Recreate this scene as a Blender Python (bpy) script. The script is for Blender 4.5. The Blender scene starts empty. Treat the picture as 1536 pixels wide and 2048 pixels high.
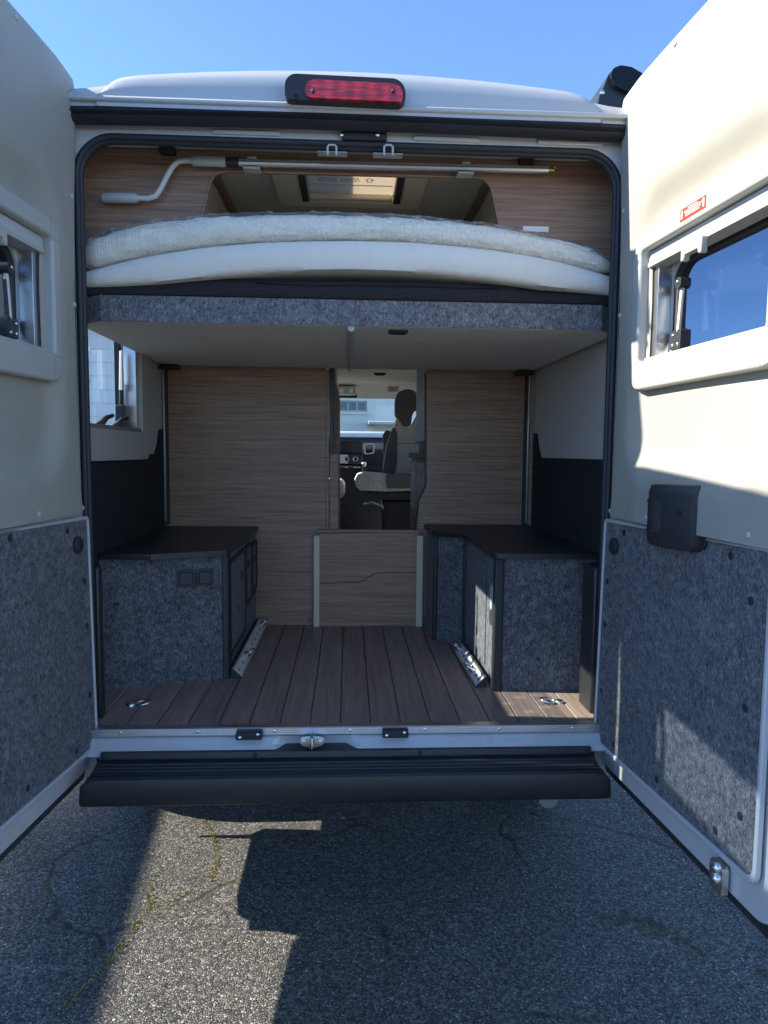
import bpy, bmesh, math, random
from mathutils import Vector, Matrix, noise
random.seed(7)
SC = bpy.context.scene
COL = SC.collection
rad = math.radians

# ------------------------------------------------------------------ camera
F = 1400.0                       # focal length in pixels of the 1536x2048 photograph
CAM = Vector((-0.01, -2.2, 1.46))
_v = Vector(((697-768)/F, (1024-904)/F, 1.0)).normalized()      # van axis (+Y) seen in camera axes (right, up, forward)
_u = Vector((math.sin(rad(.3)), math.cos(rad(.3)), 0))
_z = (_u-_v*_u.dot(_v)).normalized()
_x = _v.cross(_z)
if _x[0] < 0: _x = -_x
ROWS = (_x, _v, _z)
def ray(px, py):
    c = Vector(((px-768)/F, (1024-py)/F, 1.0))
    return Vector([r.dot(c) for r in ROWS])
def at(px, py, ax, val):         # pixel -> point on the plane axis=val
    d = ray(px, py); t = (val-CAM[ax])/d[ax]
    return CAM+d*t
def PY(px, py, Y): return at(px, py, 1, Y)
def PX(px, py, X): return at(px, py, 0, X)
def PZ(px, py, Z): return at(px, py, 2, Z)
cd = bpy.data.cameras.new('camera'); cam = bpy.data.objects.new('camera', cd); COL.objects.link(cam)
right = Vector([r[0] for r in ROWS]); up = Vector([r[1] for r in ROWS]); fwd = Vector([r[2] for r in ROWS])
M = Matrix((right, up, -fwd)).transposed().to_4x4(); M.translation = CAM
cam.matrix_world = M
cd.sensor_fit = 'HORIZONTAL'; cd.sensor_width = 36; cd.lens = 36*F/1536
cd.clip_start = .05; cd.clip_end = 3000
SC.camera = cam
# ------------------------------------------------------------------ sky, sun, exposure
SUN = Vector((-1, .085, .675)).normalized()      # towards the sun: from the left, a little ahead of the van
W = bpy.data.worlds.new('World'); SC.world = W; W.use_nodes = True
wn = W.node_tree.nodes; wl = W.node_tree.links
sky = wn.new('ShaderNodeTexSky'); sky.sky_type = 'NISHITA'; sky.sun_disc = False
sky.sun_elevation = math.asin(SUN.z); sky.sun_rotation = math.atan2(SUN.x, SUN.y)
sky.air_density = 1.0; sky.dust_density = 0; sky.ozone_density = 5.8; sky.altitude = 3000
wl.new(sky.outputs[0], wn['Background'].inputs[0]); wn['Background'].inputs[1].default_value = .098
sd = bpy.data.lights.new('sun', 'SUN'); so = bpy.data.objects.new('sun', sd); COL.objects.link(so)
sd.energy = 3.15; sd.angle = rad(.53); sd.color = (1, .93, .80)
so.rotation_euler = (-SUN).to_track_quat('-Z', 'Y').to_euler(); so.location = (-8, 1, 8)
SC.view_settings.view_transform = 'Standard'; SC.view_settings.look = 'None'; SC.view_settings.gamma = 1
SC.view_settings.exposure = 2.12
try:
    SC.cycles.max_bounces = 8; SC.cycles.transparent_max_bounces = 20; SC.cycles.diffuse_bounces = 5; SC.cycles.glossy_bounces = 3
except Exception: pass

# ------------------------------------------------------------------ materials
MATS = {}
def _mat(name):
    m = bpy.data.materials.new(name); m.use_nodes = True
    n = m.node_tree.nodes; MATS[name] = m
    return m, n, m.node_tree.links, n['Principled BSDF']
def setp(b, col=None, rough=.5, metal=0, spec=.5, coat=0):
    if col is not None: b.inputs['Base Color'].default_value = (*col, 1)
    b.inputs['Roughness'].default_value = rough; b.inputs['Metallic'].default_value = metal
    b.inputs['Specular IOR Level'].default_value = spec; b.inputs['Coat Weight'].default_value = coat
def coords(n, l, scale=(1, 1, 1), rot=(0, 0, 0)):
    tc = n.new('ShaderNodeTexCoord'); mp = n.new('ShaderNodeMapping')
    mp.inputs['Scale'].default_value = scale; mp.inputs['Rotation'].default_value = rot
    l.new(tc.outputs['Object'], mp.inputs[0]); return mp.outputs[0]
def noise_(n, l, vec, scale, detail=4, rough=.6, dist=0):
    t = n.new('ShaderNodeTexNoise'); t.inputs['Scale'].default_value = scale; t.inputs['Detail'].default_value = detail
    t.inputs['Roughness'].default_value = rough; t.inputs['Distortion'].default_value = dist
    l.new(vec, t.inputs['Vector']); return t.outputs['Fac']
def ramp(n, l, fac, stops):
    r = n.new('ShaderNodeValToRGB'); e = r.color_ramp.elements
    while len(e) < len(stops): e.new(.5)
    for q, (p, c) in zip(e, stops): q.position = p; q.color = (*c, 1) if len(c) == 3 else c
    l.new(fac, r.inputs[0]); return r.outputs[0]
def bump(n, l, b, h, strength=.3, dist=.01, prev=None):
    k = n.new('ShaderNodeBump'); k.inputs['Strength'].default_value = strength; k.inputs['Distance'].default_value = dist
    l.new(h, k.inputs['Height'])
    if prev is not None: l.new(prev, k.inputs['Normal'])
    l.new(k.outputs[0], b.inputs['Normal']); return k.outputs[0]
def mixc(n, l, fac, a, b, mode='MIX'):
    m = n.new('ShaderNodeMix'); m.data_type = 'RGBA'; m.blend_type = mode
    for s, v in ((m.inputs[0], fac), (m.inputs[6], a), (m.inputs[7], b)):
        if hasattr(v, 'links'): l.new(v, s)
        else: s.default_value = v if isinstance(v, (int, float)) else (*v, 1)
    return m.outputs[2]
def math_(n, l, op, a, b=0.0):
    m = n.new('ShaderNodeMath'); m.operation = op
    for s, v in ((m.inputs[0], a), (m.inputs[1], b)):
        if hasattr(v, 'links'): l.new(v, s)
        else: s.default_value = v
    return m.outputs[0]
def plain(name, col, rough=.5, metal=0, spec=.5, coat=0, var=.06, scale=9, bmp=0, bscale=300):
    m, n, l, b = _mat(name); setp(b, col, rough, metal, spec, coat)
    v = coords(n, l)
    f = noise_(n, l, v, scale, 5)
    c = ramp(n, l, f, [(.3, tuple(x*(1-var) for x in col)), (.7, tuple(min(1, x*(1+var)) for x in col))])
    l.new(c, b.inputs['Base Color'])
    if not coat:
        r = math_(n, l, 'MULTIPLY_ADD', noise_(n, l, v, 35, 4), .16); r.node.inputs[2].default_value = max(.02, rough-.08)
        l.new(r, b.inputs['Roughness'])
    if bmp: bump(n, l, b, noise_(n, l, v, bscale, 3), bmp, .002)
    return m
def wood(name, c0, c1, c2, axis='x', planks=False):
    m, n, l, b = _mat(name); setp(b, None, .45)
    long, across = .9, 26
    sc = {'x': (long, 6, across), 'y': (across, long, 6)}[axis]
    v = coords(n, l, sc)
    big = noise_(n, l, v, 1.1, 3, .5, .25)
    mid = noise_(n, l, v, 3.2, 6, .62, .35)
    vf = coords(n, l, {'x': (4, 30, 190), 'y': (190, 4, 30)}[axis])
    fine = noise_(n, l, vf, 1.4, 3, .6)
    c = ramp(n, l, mid, [(.30, c0), (.47, c1), (.60, c2), (.74, c1)])
    c = mixc(n, l, math_(n, l, 'MULTIPLY', big, .75), c, tuple(x*.62 for x in c1))
    dark = ramp(n, l, fine, [(.34, (.42, .40, .38)), (.50, (1, 1, 1))])
    c = mixc(n, l, .5, c, dark, 'MULTIPLY')
    if planks:
        oi = n.new('ShaderNodeObjectInfo')
        rr = ramp(n, l, oi.outputs['Random'], [(0, (.84, .83, .83)), (1, (1.0, 1.0, 1.0))])
        c = mixc(n, l, 1.0, c, rr, 'MULTIPLY')
    l.new(c, b.inputs['Base Color'])
    h = mixc(n, l, .5, mid, fine)
    bump(n, l, b, h, .12, .002)
    r = math_(n, l, 'MULTIPLY_ADD', fine, .2); r.node.inputs[2].default_value = .36
    l.new(r, b.inputs['Roughness'])
    return m
def felt(name, lo, hi, rough=.95):
    m, n, l, b = _mat(name); setp(b, None, rough, spec=.15)
    v = coords(n, l)
    fib = noise_(n, l, coords(n, l, (190, 190, 85)), 1.0, 6, .75, 1.2)
    fine = noise_(n, l, v, 700, 3, .7)
    blot = noise_(n, l, v, 42, 5, .65, .5)
    big = noise_(n, l, v, 7, 3, .5)
    f = math_(n, l, 'ADD', math_(n, l, 'MULTIPLY', fib, .72), math_(n, l, 'MULTIPLY', blot, .26))
    f = math_(n, l, 'ADD', f, math_(n, l, 'MULTIPLY', big, .05))
    mid = tuple((a*1.6+c)/2.6 for a, c in zip(lo, hi))
    c = ramp(n, l, f, [(.40, lo), (.53, mid), (.66, hi)])
    l.new(c, b.inputs['Base Color'])
    b.inputs['Sheen Weight'].default_value = .10; b.inputs['Sheen Roughness'].default_value = .6
    hh = math_(n, l, 'ADD', fib, math_(n, l, 'MULTIPLY', fine, .5))
    bump(n, l, b, hh, .5, .003)
    return m
def glass(name, tint, refl=.9, rough=.01, ior=1.45, haze=0.0):
    m = bpy.data.materials.new(name); m.use_nodes = True; MATS[name] = m
    n = m.node_tree.nodes; l = m.node_tree.links; n.remove(n['Principled BSDF'])
    out = n['Material Output']
    tr = n.new('ShaderNodeBsdfTransparent'); tr.inputs[0].default_value = (*tint, 1)
    gl = n.new('ShaderNodeBsdfGlossy'); gl.inputs['Roughness'].default_value = rough; gl.inputs[0].default_value = (refl, refl, refl, 1)
    fr = n.new('ShaderNodeFresnel'); fr.inputs[0].default_value = ior
    # a reflected ray must not meet the pane from the inside at total reflection
    geo = n.new('ShaderNodeNewGeometry')
    k = math_(n, l, 'MULTIPLY', fr.outputs[0], math_(n, l, 'SUBTRACT', 1.0, geo.outputs['Backfacing']))
    mx = n.new('ShaderNodeMixShader'); l.new(k, mx.inputs[0]); l.new(tr.outputs[0], mx.inputs[1]); l.new(gl.outputs[0], mx.inputs[2])
    last = mx
    if haze:
        df = n.new('ShaderNodeBsdfDiffuse'); df.inputs[0].default_value = (.8, .82, .85, 1)
        m2 = n.new('ShaderNodeMixShader'); m2.inputs[0].default_value = haze
        l.new(mx.outputs[0], m2.inputs[1]); l.new(df.outputs[0], m2.inputs[2]); last = m2
    l.new(last.outputs[0], out.inputs[0]); return m

plain('paint', (.47, .48, .485), .28, coat=.5, var=.008, scale=3)
plain('paint_dark_side', (.60, .61, .60), .3, coat=.4, var=.02)
plain('beige_plastic', (.345, .328, .278), .5, var=.025, bmp=.08, bscale=900)
plain('white_plastic', (.42, .42, .39), .38, var=.02)
plain('grey_plastic', (.48, .50, .50), .45, var=.03)
plain('black_plastic', (.022, .022, .025), .5, var=.15, bmp=.25, bscale=700)
plain('bumper_plastic', (.016, .016, .018), .36, var=.2, bmp=.35, bscale=600)
plain('black_laminate', (.022, .022, .024), .42, var=.15, bmp=.12, bscale=800)
plain('rubber', (.020, .021, .026), .55, var=.15)
plain('aluminium', (.70, .71, .72), .33, metal=1, var=.05)
plain('zinc', (.75, .76, .78), .25, metal=1, var=.08)
plain('grey_enamel', (.60, .60, .58), .35, var=.03)
plain('handle_grip', (.45, .47, .48), .55, var=.03)
plain('brass', (.70, .48, .15), .3, metal=1)
plain('bed_board', (.80, .77, .69), .8, var=.05, scale=60, bmp=.15, bscale=500)
plain('wall_felt', (.50, .46, .42), .95, var=.08, scale=80, bmp=.3, bscale=700)
plain('wall_black', (.012, .012, .014), .9, var=.2, scale=60, bmp=.3, bscale=700)
plain('ceiling', (.62, .59, .51), .85, var=.04, scale=40, bmp=.15, bscale=500)
plain('cream', (.72, .64, .50), .4, var=.02)
plain('trim_strip', (.62, .54, .36), .45, var=.05)
plain('tyre', (.02, .02, .02), .85, var=.2)
plain('seat_dark', (.13, .12, .115), .85, var=.2, scale=120, bmp=.3, bscale=500)
plain('dash', (.018, .018, .020), .6, var=.1)
plain('screen', (.01, .011, .014), .22, spec=.3)
plain('headliner', (.50, .49, .42), .9, var=.04)
plain('wall_render', (.86, .80, .68), .9, var=.06, scale=2, bmp=.2, bscale=60)
plain('roof_tile', (.10, .09, .085), .8, var=.2)
plain('motorhome_white', (.78, .78, .76), .3, var=.02)
plain('car_paint', (.55, .57, .60), .2, coat=1, var=.02)
plain('red_sticker', (.72, .045, .03), .4, var=.02)
plain('sticker_white', (.8, .8, .78), .5, var=.02)
plain('sticker_black', (.02, .02, .02), .5, var=.02)
plain('print_grey', (.22, .2, .17), .6)
plain('under', (.03, .03, .03), .8)
plain('window_dark', (.03, .04, .05), .08, coat=.5)
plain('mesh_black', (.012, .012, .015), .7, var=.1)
plain('terracotta', (.28, .10, .06), .7)
plain('amber', (.5, .2, .04), .4)
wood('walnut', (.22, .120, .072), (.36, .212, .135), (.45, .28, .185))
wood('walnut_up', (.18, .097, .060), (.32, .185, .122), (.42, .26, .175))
wood('floor_vinyl', (.24, .168, .130), (.36, .258, .205), (.45, .335, .27), 'y', True)
felt('felt', (.013, .013, .015), (.285, .29, .31))
felt('felt_light', (.04, .041, .045), (.40, .405, .425))
glass('door_glass', (.44, .49, .55))
glass('side_glass', (.90, .94, .96), haze=.04)
glass('windshield', (.95, .985, .98))
glass('reflection_tint', (.80, .82, .85), haze=.06)
def mk_mesh_fabric():
    m, n, l, b = _mat('mesh_fabric'); setp(b, None, .75, spec=.2)
    v = coords(n, l, (1, 1, 1))
    s = n.new('ShaderNodeSeparateXYZ'); l.new(v, s.inputs[0])
    a = math_(n, l, 'SINE', math_(n, l, 'MULTIPLY', s.outputs[0], 1500)); c = math_(n, l, 'SINE', math_(n, l, 'MULTIPLY', s.outputs[2], 1500))
    k = math_(n, l, 'MAXIMUM', a, c)
    col = ramp(n, l, k, [(.45, (.008, .008, .010)), (.9, (.06, .055, .06))])
    l.new(col, b.inputs['Base Color']); bump(n, l, b, k, .4, .002)
mk_mesh_fabric()
def mk_fabric(name, col, col2, sx, sz):
    m, n, l, b = _mat(name); setp(b, None, .85, spec=.2)
    v = coords(n, l)
    s = n.new('ShaderNodeSeparateXYZ'); l.new(v, s.inputs[0])
    a = math_(n, l, 'SINE', math_(n, l, 'MULTIPLY', s.outputs[0], sx))
    c = math_(n, l, 'SINE', math_(n, l, 'MULTIPLY', s.outputs[2], sz))
    k = math_(n, l, 'ADD', a, c)
    nz = noise_(n, l, v, 12, 4)
    cc = ramp(n, l, nz, [(.3, col2), (.7, col)])
    l.new(cc, b.inputs['Base Color']); bump(n, l, b, k, .25, .002)
    b.inputs['Subsurface Weight'].default_value = .0
mk_fabric('mattress_cloth', (.90, .87, .79), (.87, .83, .74), 1250, 1250)
mk_fabric('topper_cloth', (.95, .92, .82), (.93, .88, .74), 700, 120)
def mk_quilt():
    m, n, l, b = _mat('seat_quilt'); setp(b, None, .8, spec=.25)
    v = coords(n, l)
    s = n.new('ShaderNodeSeparateXYZ'); l.new(v, s.inputs[0])
    h = math_(n, l, 'ADD', s.outputs[0], s.outputs[1])
    a = math_(n, l, 'ABSOLUTE', math_(n, l, 'SINE', math_(n, l, 'MULTIPLY', math_(n, l, 'ADD', h, s.outputs[2]), 52)))
    c = math_(n, l, 'ABSOLUTE', math_(n, l, 'SINE', math_(n, l, 'MULTIPLY', math_(n, l, 'SUBTRACT', h, s.outputs[2]), 52)))
    k = math_(n, l, 'MINIMUM', a, c)
    nz = noise_(n, l, v, 60, 4)
    col = ramp(n, l, nz, [(.3, (.58, .55, .50)), (.7, (.68, .65, .60))])
    l.new(col, b.inputs['Base Color']); bump(n, l, b, k, .5, .02)
mk_quilt()
def mk_plastic_film():
    m = bpy.data.materials.new('plastic_film'); m.use_nodes = True; MATS['plastic_film'] = m
    n = m.node_tree.nodes; l = m.node_tree.links; n.remove(n['Principled BSDF'])
    v = coords(n, l, (3.2, 8, 8), (.2, .5, .35))
    f = noise_(n, l, v, 1.0, 4, .6, 1.8)
    rd = math_(n, l, 'ABSOLUTE', math_(n, l, 'SUBTRACT', f, .5))            # creases run along the zero line of the noise
    v2 = coords(n, l, (10, 16, 16), (.6, .1, .8))
    rd2 = math_(n, l, 'ABSOLUTE', math_(n, l, 'SUBTRACT', noise_(n, l, v2, 1.0, 3, .5, 1.0), .5))
    hgt = math_(n, l, 'ADD', math_(n, l, 'MULTIPLY', rd, 2.0), rd2)
    bp = n.new('ShaderNodeBump'); bp.inputs['Strength'].default_value = .45; bp.inputs['Distance'].default_value = .02; bp.invert = True
    l.new(hgt, bp.inputs['Height'])
    tr = n.new('ShaderNodeBsdfTransparent')
    tr.inputs[0].default_value = (1, 1, 1, 1)
    gl = n.new('ShaderNodeBsdfGlossy'); gl.inputs['Roughness'].default_value = .10; l.new(bp.outputs[0], gl.inputs['Normal'])
    df = n.new('ShaderNodeBsdfDiffuse'); df.inputs[0].default_value = (.95, .95, .95, 1); l.new(bp.outputs[0], df.inputs['Normal'])
    lw = n.new('ShaderNodeLayerWeight'); lw.inputs[0].default_value = .35; l.new(bp.outputs[0], lw.inputs['Normal'])
    k = math_(n, l, 'MULTIPLY_ADD', lw.outputs['Fresnel'], .30); k.node.inputs[2].default_value = .03
    cr = ramp(n, l, rd, [(.0, (.50, .50, .50)), (.010, (.20, .20, .20)), (.05, (.06, .06, .06))])
    cr2 = ramp(n, l, rd2, [(.0, (.22, .22, .22)), (.012, (.0, .0, .0))])
    a = n.new('ShaderNodeMixShader'); l.new(math_(n, l, 'MAXIMUM', cr, cr2), a.inputs[0]); l.new(tr.outputs[0], a.inputs[1]); l.new(df.outputs[0], a.inputs[2])
    mx = n.new('ShaderNodeMixShader'); l.new(k, mx.inputs[0]); l.new(a.outputs[0], mx.inputs[1]); l.new(gl.outputs[0], mx.inputs[2])
    l.new(mx.outputs[0], n['Material Output'].inputs[0])
mk_plastic_film()
def mk_blind():
    m = bpy.data.materials.new('blind_cloth'); m.use_nodes = True; MATS['blind_cloth'] = m
    n = m.node_tree.nodes; l = m.node_tree.links; n.remove(n['Principled BSDF'])
    f = ramp(n, l, noise_(n, l, coords(n, l), 200, 3), [(.3, (.80, .72, .60)), (.7, (.86, .79, .68))])
    a = n.new('ShaderNodeBsdfDiffuse'); b = n.new('ShaderNodeBsdfTranslucent'); l.new(f, a.inputs[0]); l.new(f, b.inputs[0])
    mx = n.new('ShaderNodeMixShader'); mx.inputs[0].default_value = .55
    l.new(a.outputs[0], mx.inputs[1]); l.new(b.outputs[0], mx.inputs[2]); l.new(mx.outputs[0], n['Material Output'].inputs[0])
mk_blind()
def mk_red_lens():
    m, n, l, b = _mat('red_lens'); setp(b, (.55, .008, .02), .12, coat=1)
    v = coords(n, l)
    s = n.new('ShaderNodeSeparateXYZ'); l.new(v, s.inputs[0])
    k = math_(n, l, 'SINE', math_(n, l, 'MULTIPLY', s.outputs[0], 155))
    nz = noise_(n, l, coords(n, l, (20, 20, 160)), 1.0, 3)
    k2 = math_(n, l, 'ADD', math_(n, l, 'MULTIPLY', k, .08), nz)
    c = ramp(n, l, k2, [(.30, (.28, .004, .008)), (.50, (.70, .010, .015)), (.66, (.95, .05, .04))])
    l.new(c, b.inputs['Base Color']); bump(n, l, b, nz, .25, .006)
mk_red_lens()
def mk_asphalt():
    m, n, l, b = _mat('asphalt'); setp(b, None, .75, spec=.3)
    v = coords(n, l)
    def vor(scale, feat='F1'):
        t = n.new('ShaderNodeTexVoronoi'); t.feature = feat; t.inputs['Scale'].default_value = scale; t.inputs['Randomness'].default_value = 1
        l.new(wv, t.inputs['Vector']); return t
    wv = mixc(n, l, .012, v, n.new('ShaderNodeTexNoise').outputs['Color'])
    wv.node.inputs[7].links[0].from_node.inputs['Scale'].default_value = 60
    l.new(v, wv.node.inputs[7].links[0].from_node.inputs['Vector'])
    a = vor(150); e = vor(150, 'DISTANCE_TO_EDGE')
    rnd = n.new('ShaderNodeSeparateColor'); l.new(a.outputs['Color'], rnd.inputs[0])
    stone = ramp(n, l, rnd.outputs[0], [(0, (.07, .067, .062)), (.45, (.19, .18, .160)), (.8, (.31, .29, .25)), (.97, (.42, .40, .36)), (1, (.60, .59, .57))])
    fine = noise_(n, l, v, 420, 3)
    stone = mixc(n, l, .5, stone, ramp(n, l, fine, [(.3, (.6, .6, .6)), (.7, (1.0, 1.0, 1.0))]), 'MULTIPLY')
    gap = ramp(n, l, e.outputs['Distance'], [(.02, (0, 0, 0)), (.14, (1, 1, 1))])
    c = mixc(n, l, gap, (.018, .018, .018), stone)  # gaps between stones darkened in the colour: shade of deep pores
    blot = noise_(n, l, v, 3.4, 6, .65)
    c = mixc(n, l, .55, c, ramp(n, l, blot, [(.32, (.55, .55, .56)), (.68, (1, 1, .98))]), 'MULTIPLY')
    # thin cracks with moss growing in them
    cv = mixc(n, l, .10, v, n.new('ShaderNodeTexNoise').outputs['Color'])
    nn = cv.node.inputs[7].links[0].from_node; nn.inputs['Scale'].default_value = 7; nn.inputs['Detail'].default_value = 6; l.new(v, nn.inputs['Vector'])
    ck = n.new('ShaderNodeTexVoronoi'); ck.feature = 'DISTANCE_TO_EDGE'; ck.inputs['Scale'].default_value = 1.35
    l.new(cv, ck.inputs['Vector'])
    crack = ramp(n, l, ck.outputs['Distance'], [(.004, (1, 1, 1)), (.014, (0, 0, 0))])
    gate = ramp(n, l, noise_(n, l, v, 3.1, 3), [(.46, (0, 0, 0)), (.56, (1, 1, 1))])
    crack = math_(n, l, 'MULTIPLY', crack, gate)
    c = mixc(n, l, math_(n, l, 'MULTIPLY', crack, .8), c, (.02, .02, .018))
    mossn = ramp(n, l, noise_(n, l, v, 16, 5, .7), [(.52, (0, 0, 0)), (.60, (1, 1, 1))])
    mossw = ramp(n, l, ck.outputs['Distance'], [(.012, (1, 1, 1)), (.05, (0, 0, 0))])
    moss = math_(n, l, 'MULTIPLY', math_(n, l, 'MULTIPLY', mossn, mossw), gate)
    moss = math_(n, l, 'MULTIPLY', moss, ramp(n, l, noise_(n, l, v, 260, 2), [(.35, (0, 0, 0)), (.55, (1, 1, 1))]))
    c = mixc(n, l, math_(n, l, 'MULTIPLY', moss, .5), c, (.22, .20, .06))
    l.new(c, b.inputs['Base Color'])
    h = math_(n, l, 'SUBTRACT', math_(n, l, 'MINIMUM', math_(n, l, 'MULTIPLY', e.outputs['Distance'], 3.0), .6), math_(n, l, 'MULTIPLY', crack, .9))
    h = math_(n, l, 'ADD', h, math_(n, l, 'MULTIPLY', rnd.outputs[1], .5))
    h = math_(n, l, 'ADD', h, math_(n, l, 'MULTIPLY', fine, .25))
    bump(n, l, b, h, 1.0, .0045)
    rr = ramp(n, l, rnd.outputs[2], [(0, (.85, .85, .85)), (.7, (.6, .6, .6)), (1, (.28, .28, .28))])
    l.new(rr, b.inputs['Roughness'])
mk_asphalt()
def mk_leaf():
    m, n, l, b = _mat('leaf'); setp(b, None, .6)
    oi = n.new('ShaderNodeObjectInfo'); v = coords(n, l)
    c = ramp(n, l, noise_(n, l, v, 9, 4), [(.3, (.03, .06, .015)), (.7, (.10, .15, .04))])
    l.new(c, b.inputs['Base Color'])
mk_leaf()

plain('tread', (.035, .035, .038), .4, var=.25, scale=40)
plain('moss', (.22, .20, .04), .8, var=.35, scale=120)
# ------------------------------------------------------------------ mesh tools
def link(name, me, mat, parent=None, smooth=None, bevel=0, seg=2):
    o = bpy.data.objects.new(name, me); COL.objects.link(o)
    if mat: me.materials.append(MATS[mat])
    if parent is not None: o.parent = parent
    if smooth is not None:
        for p in me.polygons: p.use_smooth = True
        me.set_sharp_from_angle(angle=rad(smooth))
    if bevel:
        b = o.modifiers.new('bevel', 'BEVEL'); b.width = bevel; b.segments = seg; b.limit_method = 'ANGLE'; b.angle_limit = rad(40)
        b.harden_normals = False
        for p in me.polygons: p.use_smooth = True
        me.set_sharp_from_angle(angle=rad(30))
    return o
class MB:
    def __init__(s): s.v = []; s.f = []
    def add(s, vs, fs):
        k = len(s.v); s.v += [tuple(q) for q in vs]; s.f += [tuple(i+k for i in f) for f in fs]; return s
    def box(s, a, b):
        x0, y0, z0 = a; x1, y1, z1 = b
        return s.add([(x0, y0, z0), (x1, y0, z0), (x1, y1, z0), (x0, y1, z0), (x0, y0, z1), (x1, y0, z1), (x1, y1, z1), (x0, y1, z1)],
                     [(0, 3, 2, 1), (4, 5, 6, 7), (0, 1, 5, 4), (1, 2, 6, 5), (2, 3, 7, 6), (3, 0, 4, 7)])
    def hexa(s, q):   # eight corners, bottom ring then top ring
        return s.add(q, [(0, 3, 2, 1), (4, 5, 6, 7), (0, 1, 5, 4), (1, 2, 6, 5), (2, 3, 7, 6), (3, 0, 4, 7)])
    def prism(s, lo, hi):   # two matching loops
        n = len(lo)
        return s.add(list(lo)+list(hi), [tuple(range(n))[::-1], tuple(range(n, 2*n))]+[(i, (i+1) % n, n+(i+1) % n, n+i) for i in range(n)])
    def rings(s, rs, close=False, caps=True):
        n = len(rs[0]); vs = [p for r in rs for p in r]; m = len(rs); fs = []
        for i in range(m if close else m-1):
            a = i*n; b = ((i+1) % m)*n
            fs += [(a+j, a+(j+1) % n, b+(j+1) % n, b+j) for j in range(n)]
        if caps and not close: fs += [tuple(range(n))[::-1], tuple(range((m-1)*n, m*n))]
        return s.add(vs, fs)
    def tube(s, path, r, n=8, close=False):
        path = [Vector(p) for p in path]; rs = []; m = len(path); ref = None
        for i, p in enumerate(path):
            if close: t = path[(i+1) % m]-path[i-1]
            else: t = path[min(i+1, m-1)]-path[max(i-1, 0)]
            t.normalize()
            if ref is None:
                ref = Vector((0, 0, 1)) if abs(t.z) < .9 else Vector((1, 0, 0))
            e1 = (ref-t*ref.dot(t)).normalized(); e2 = t.cross(e1); ref = e1
            rr = r[i] if isinstance(r, (list, tuple)) else r
            rs.append([p+e1*(rr*math.cos(2*math.pi*k/n))+e2*(rr*math.sin(2*math.pi*k/n)) for k in range(n)])
        return s.rings(rs, close)
    def disc(s, c, axis, r, h, n=16, dome=0):
        c = Vector(c); ax = Vector(axis).normalized()
        ref = Vector((0, 0, 1)) if abs(ax.z) < .9 else Vector((1, 0, 0))
        e1 = (ref-ax*ref.dot(ax)).normalized(); e2 = ax.cross(e1)
        def ring(rr, hh): return [c+ax*hh+e1*(rr*math.cos(2*math.pi*k/n))+e2*(rr*math.sin(2*math.pi*k/n)) for k in range(n)]
        rs = [ring(r, 0), ring(r, h)]
        if dome: rs += [ring(r*.75, h+dome*.6), ring(r*.35, h+dome*.95)]
        return s.rings(rs)
    def mesh(s, name):
        me = bpy.data.meshes.new(name); me.from_pydata(s.v, [], s.f)
        bm = bmesh.new(); bm.from_mesh(me); bmesh.ops.recalc_face_normals(bm, faces=bm.faces); bm.to_mesh(me); bm.free()
        return me
    def obj(s, name, mat, parent=None, smooth=None, bevel=0, seg=2):
        return link(name, s.mesh(name), mat, parent, smooth, bevel, seg)
def box(name, mat, parent, a, b, bevel=0, seg=2):
    a2 = tuple(min(x, y) for x, y in zip(a, b)); b2 = tuple(max(x, y) for x, y in zip(a, b))
    return MB().box(a2, b2).obj(name, mat, parent, None, bevel, seg)
def rrect(x0, z0, x1, z1, r, n=6):
    rr = r if isinstance(r, (list, tuple)) else (r, r, r, r)      # bottom-left, bottom-right, top-right, top-left
    out = []
    for (cx, cz, q, a0) in ((x0, z0, rr[0], 180), (x1, z0, rr[1], 270), (x1, z1, rr[2], 0), (x0, z1, rr[3], 90)):
        mx = cx+q*(1 if cx == x0 else -1); mz = cz+q*(1 if cz == z0 else -1)
        for i in range(n+1):
            a = rad(a0+90*i/n); out.append((mx+q*math.cos(a), mz+q*math.sin(a)))
    return out
def round_poly(pts, rs, n=5):
    out = []; m = len(pts)
    for i in range(m):
        p = Vector(pts[i]); a = Vector(pts[i-1]); b = Vector(pts[(i+1) % m]); r = rs[i] if isinstance(rs, (list, tuple)) else rs
        if r <= 0: out.append(tuple(p)); continue
        d1 = (a-p).normalized(); d2 = (b-p).normalized(); ang = d1.angle(d2); t = min(r/math.tan(ang/2), (a-p).length*.49, (b-p).length*.49)
        q0 = p+d1*t; q1 = p+d2*t
        for k in range(n+1):
            s = k/n; out.append(tuple((q0*(1-s)+p*s)*(1-s)+(p*(1-s)+q1*s)*s))
    return out
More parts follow.
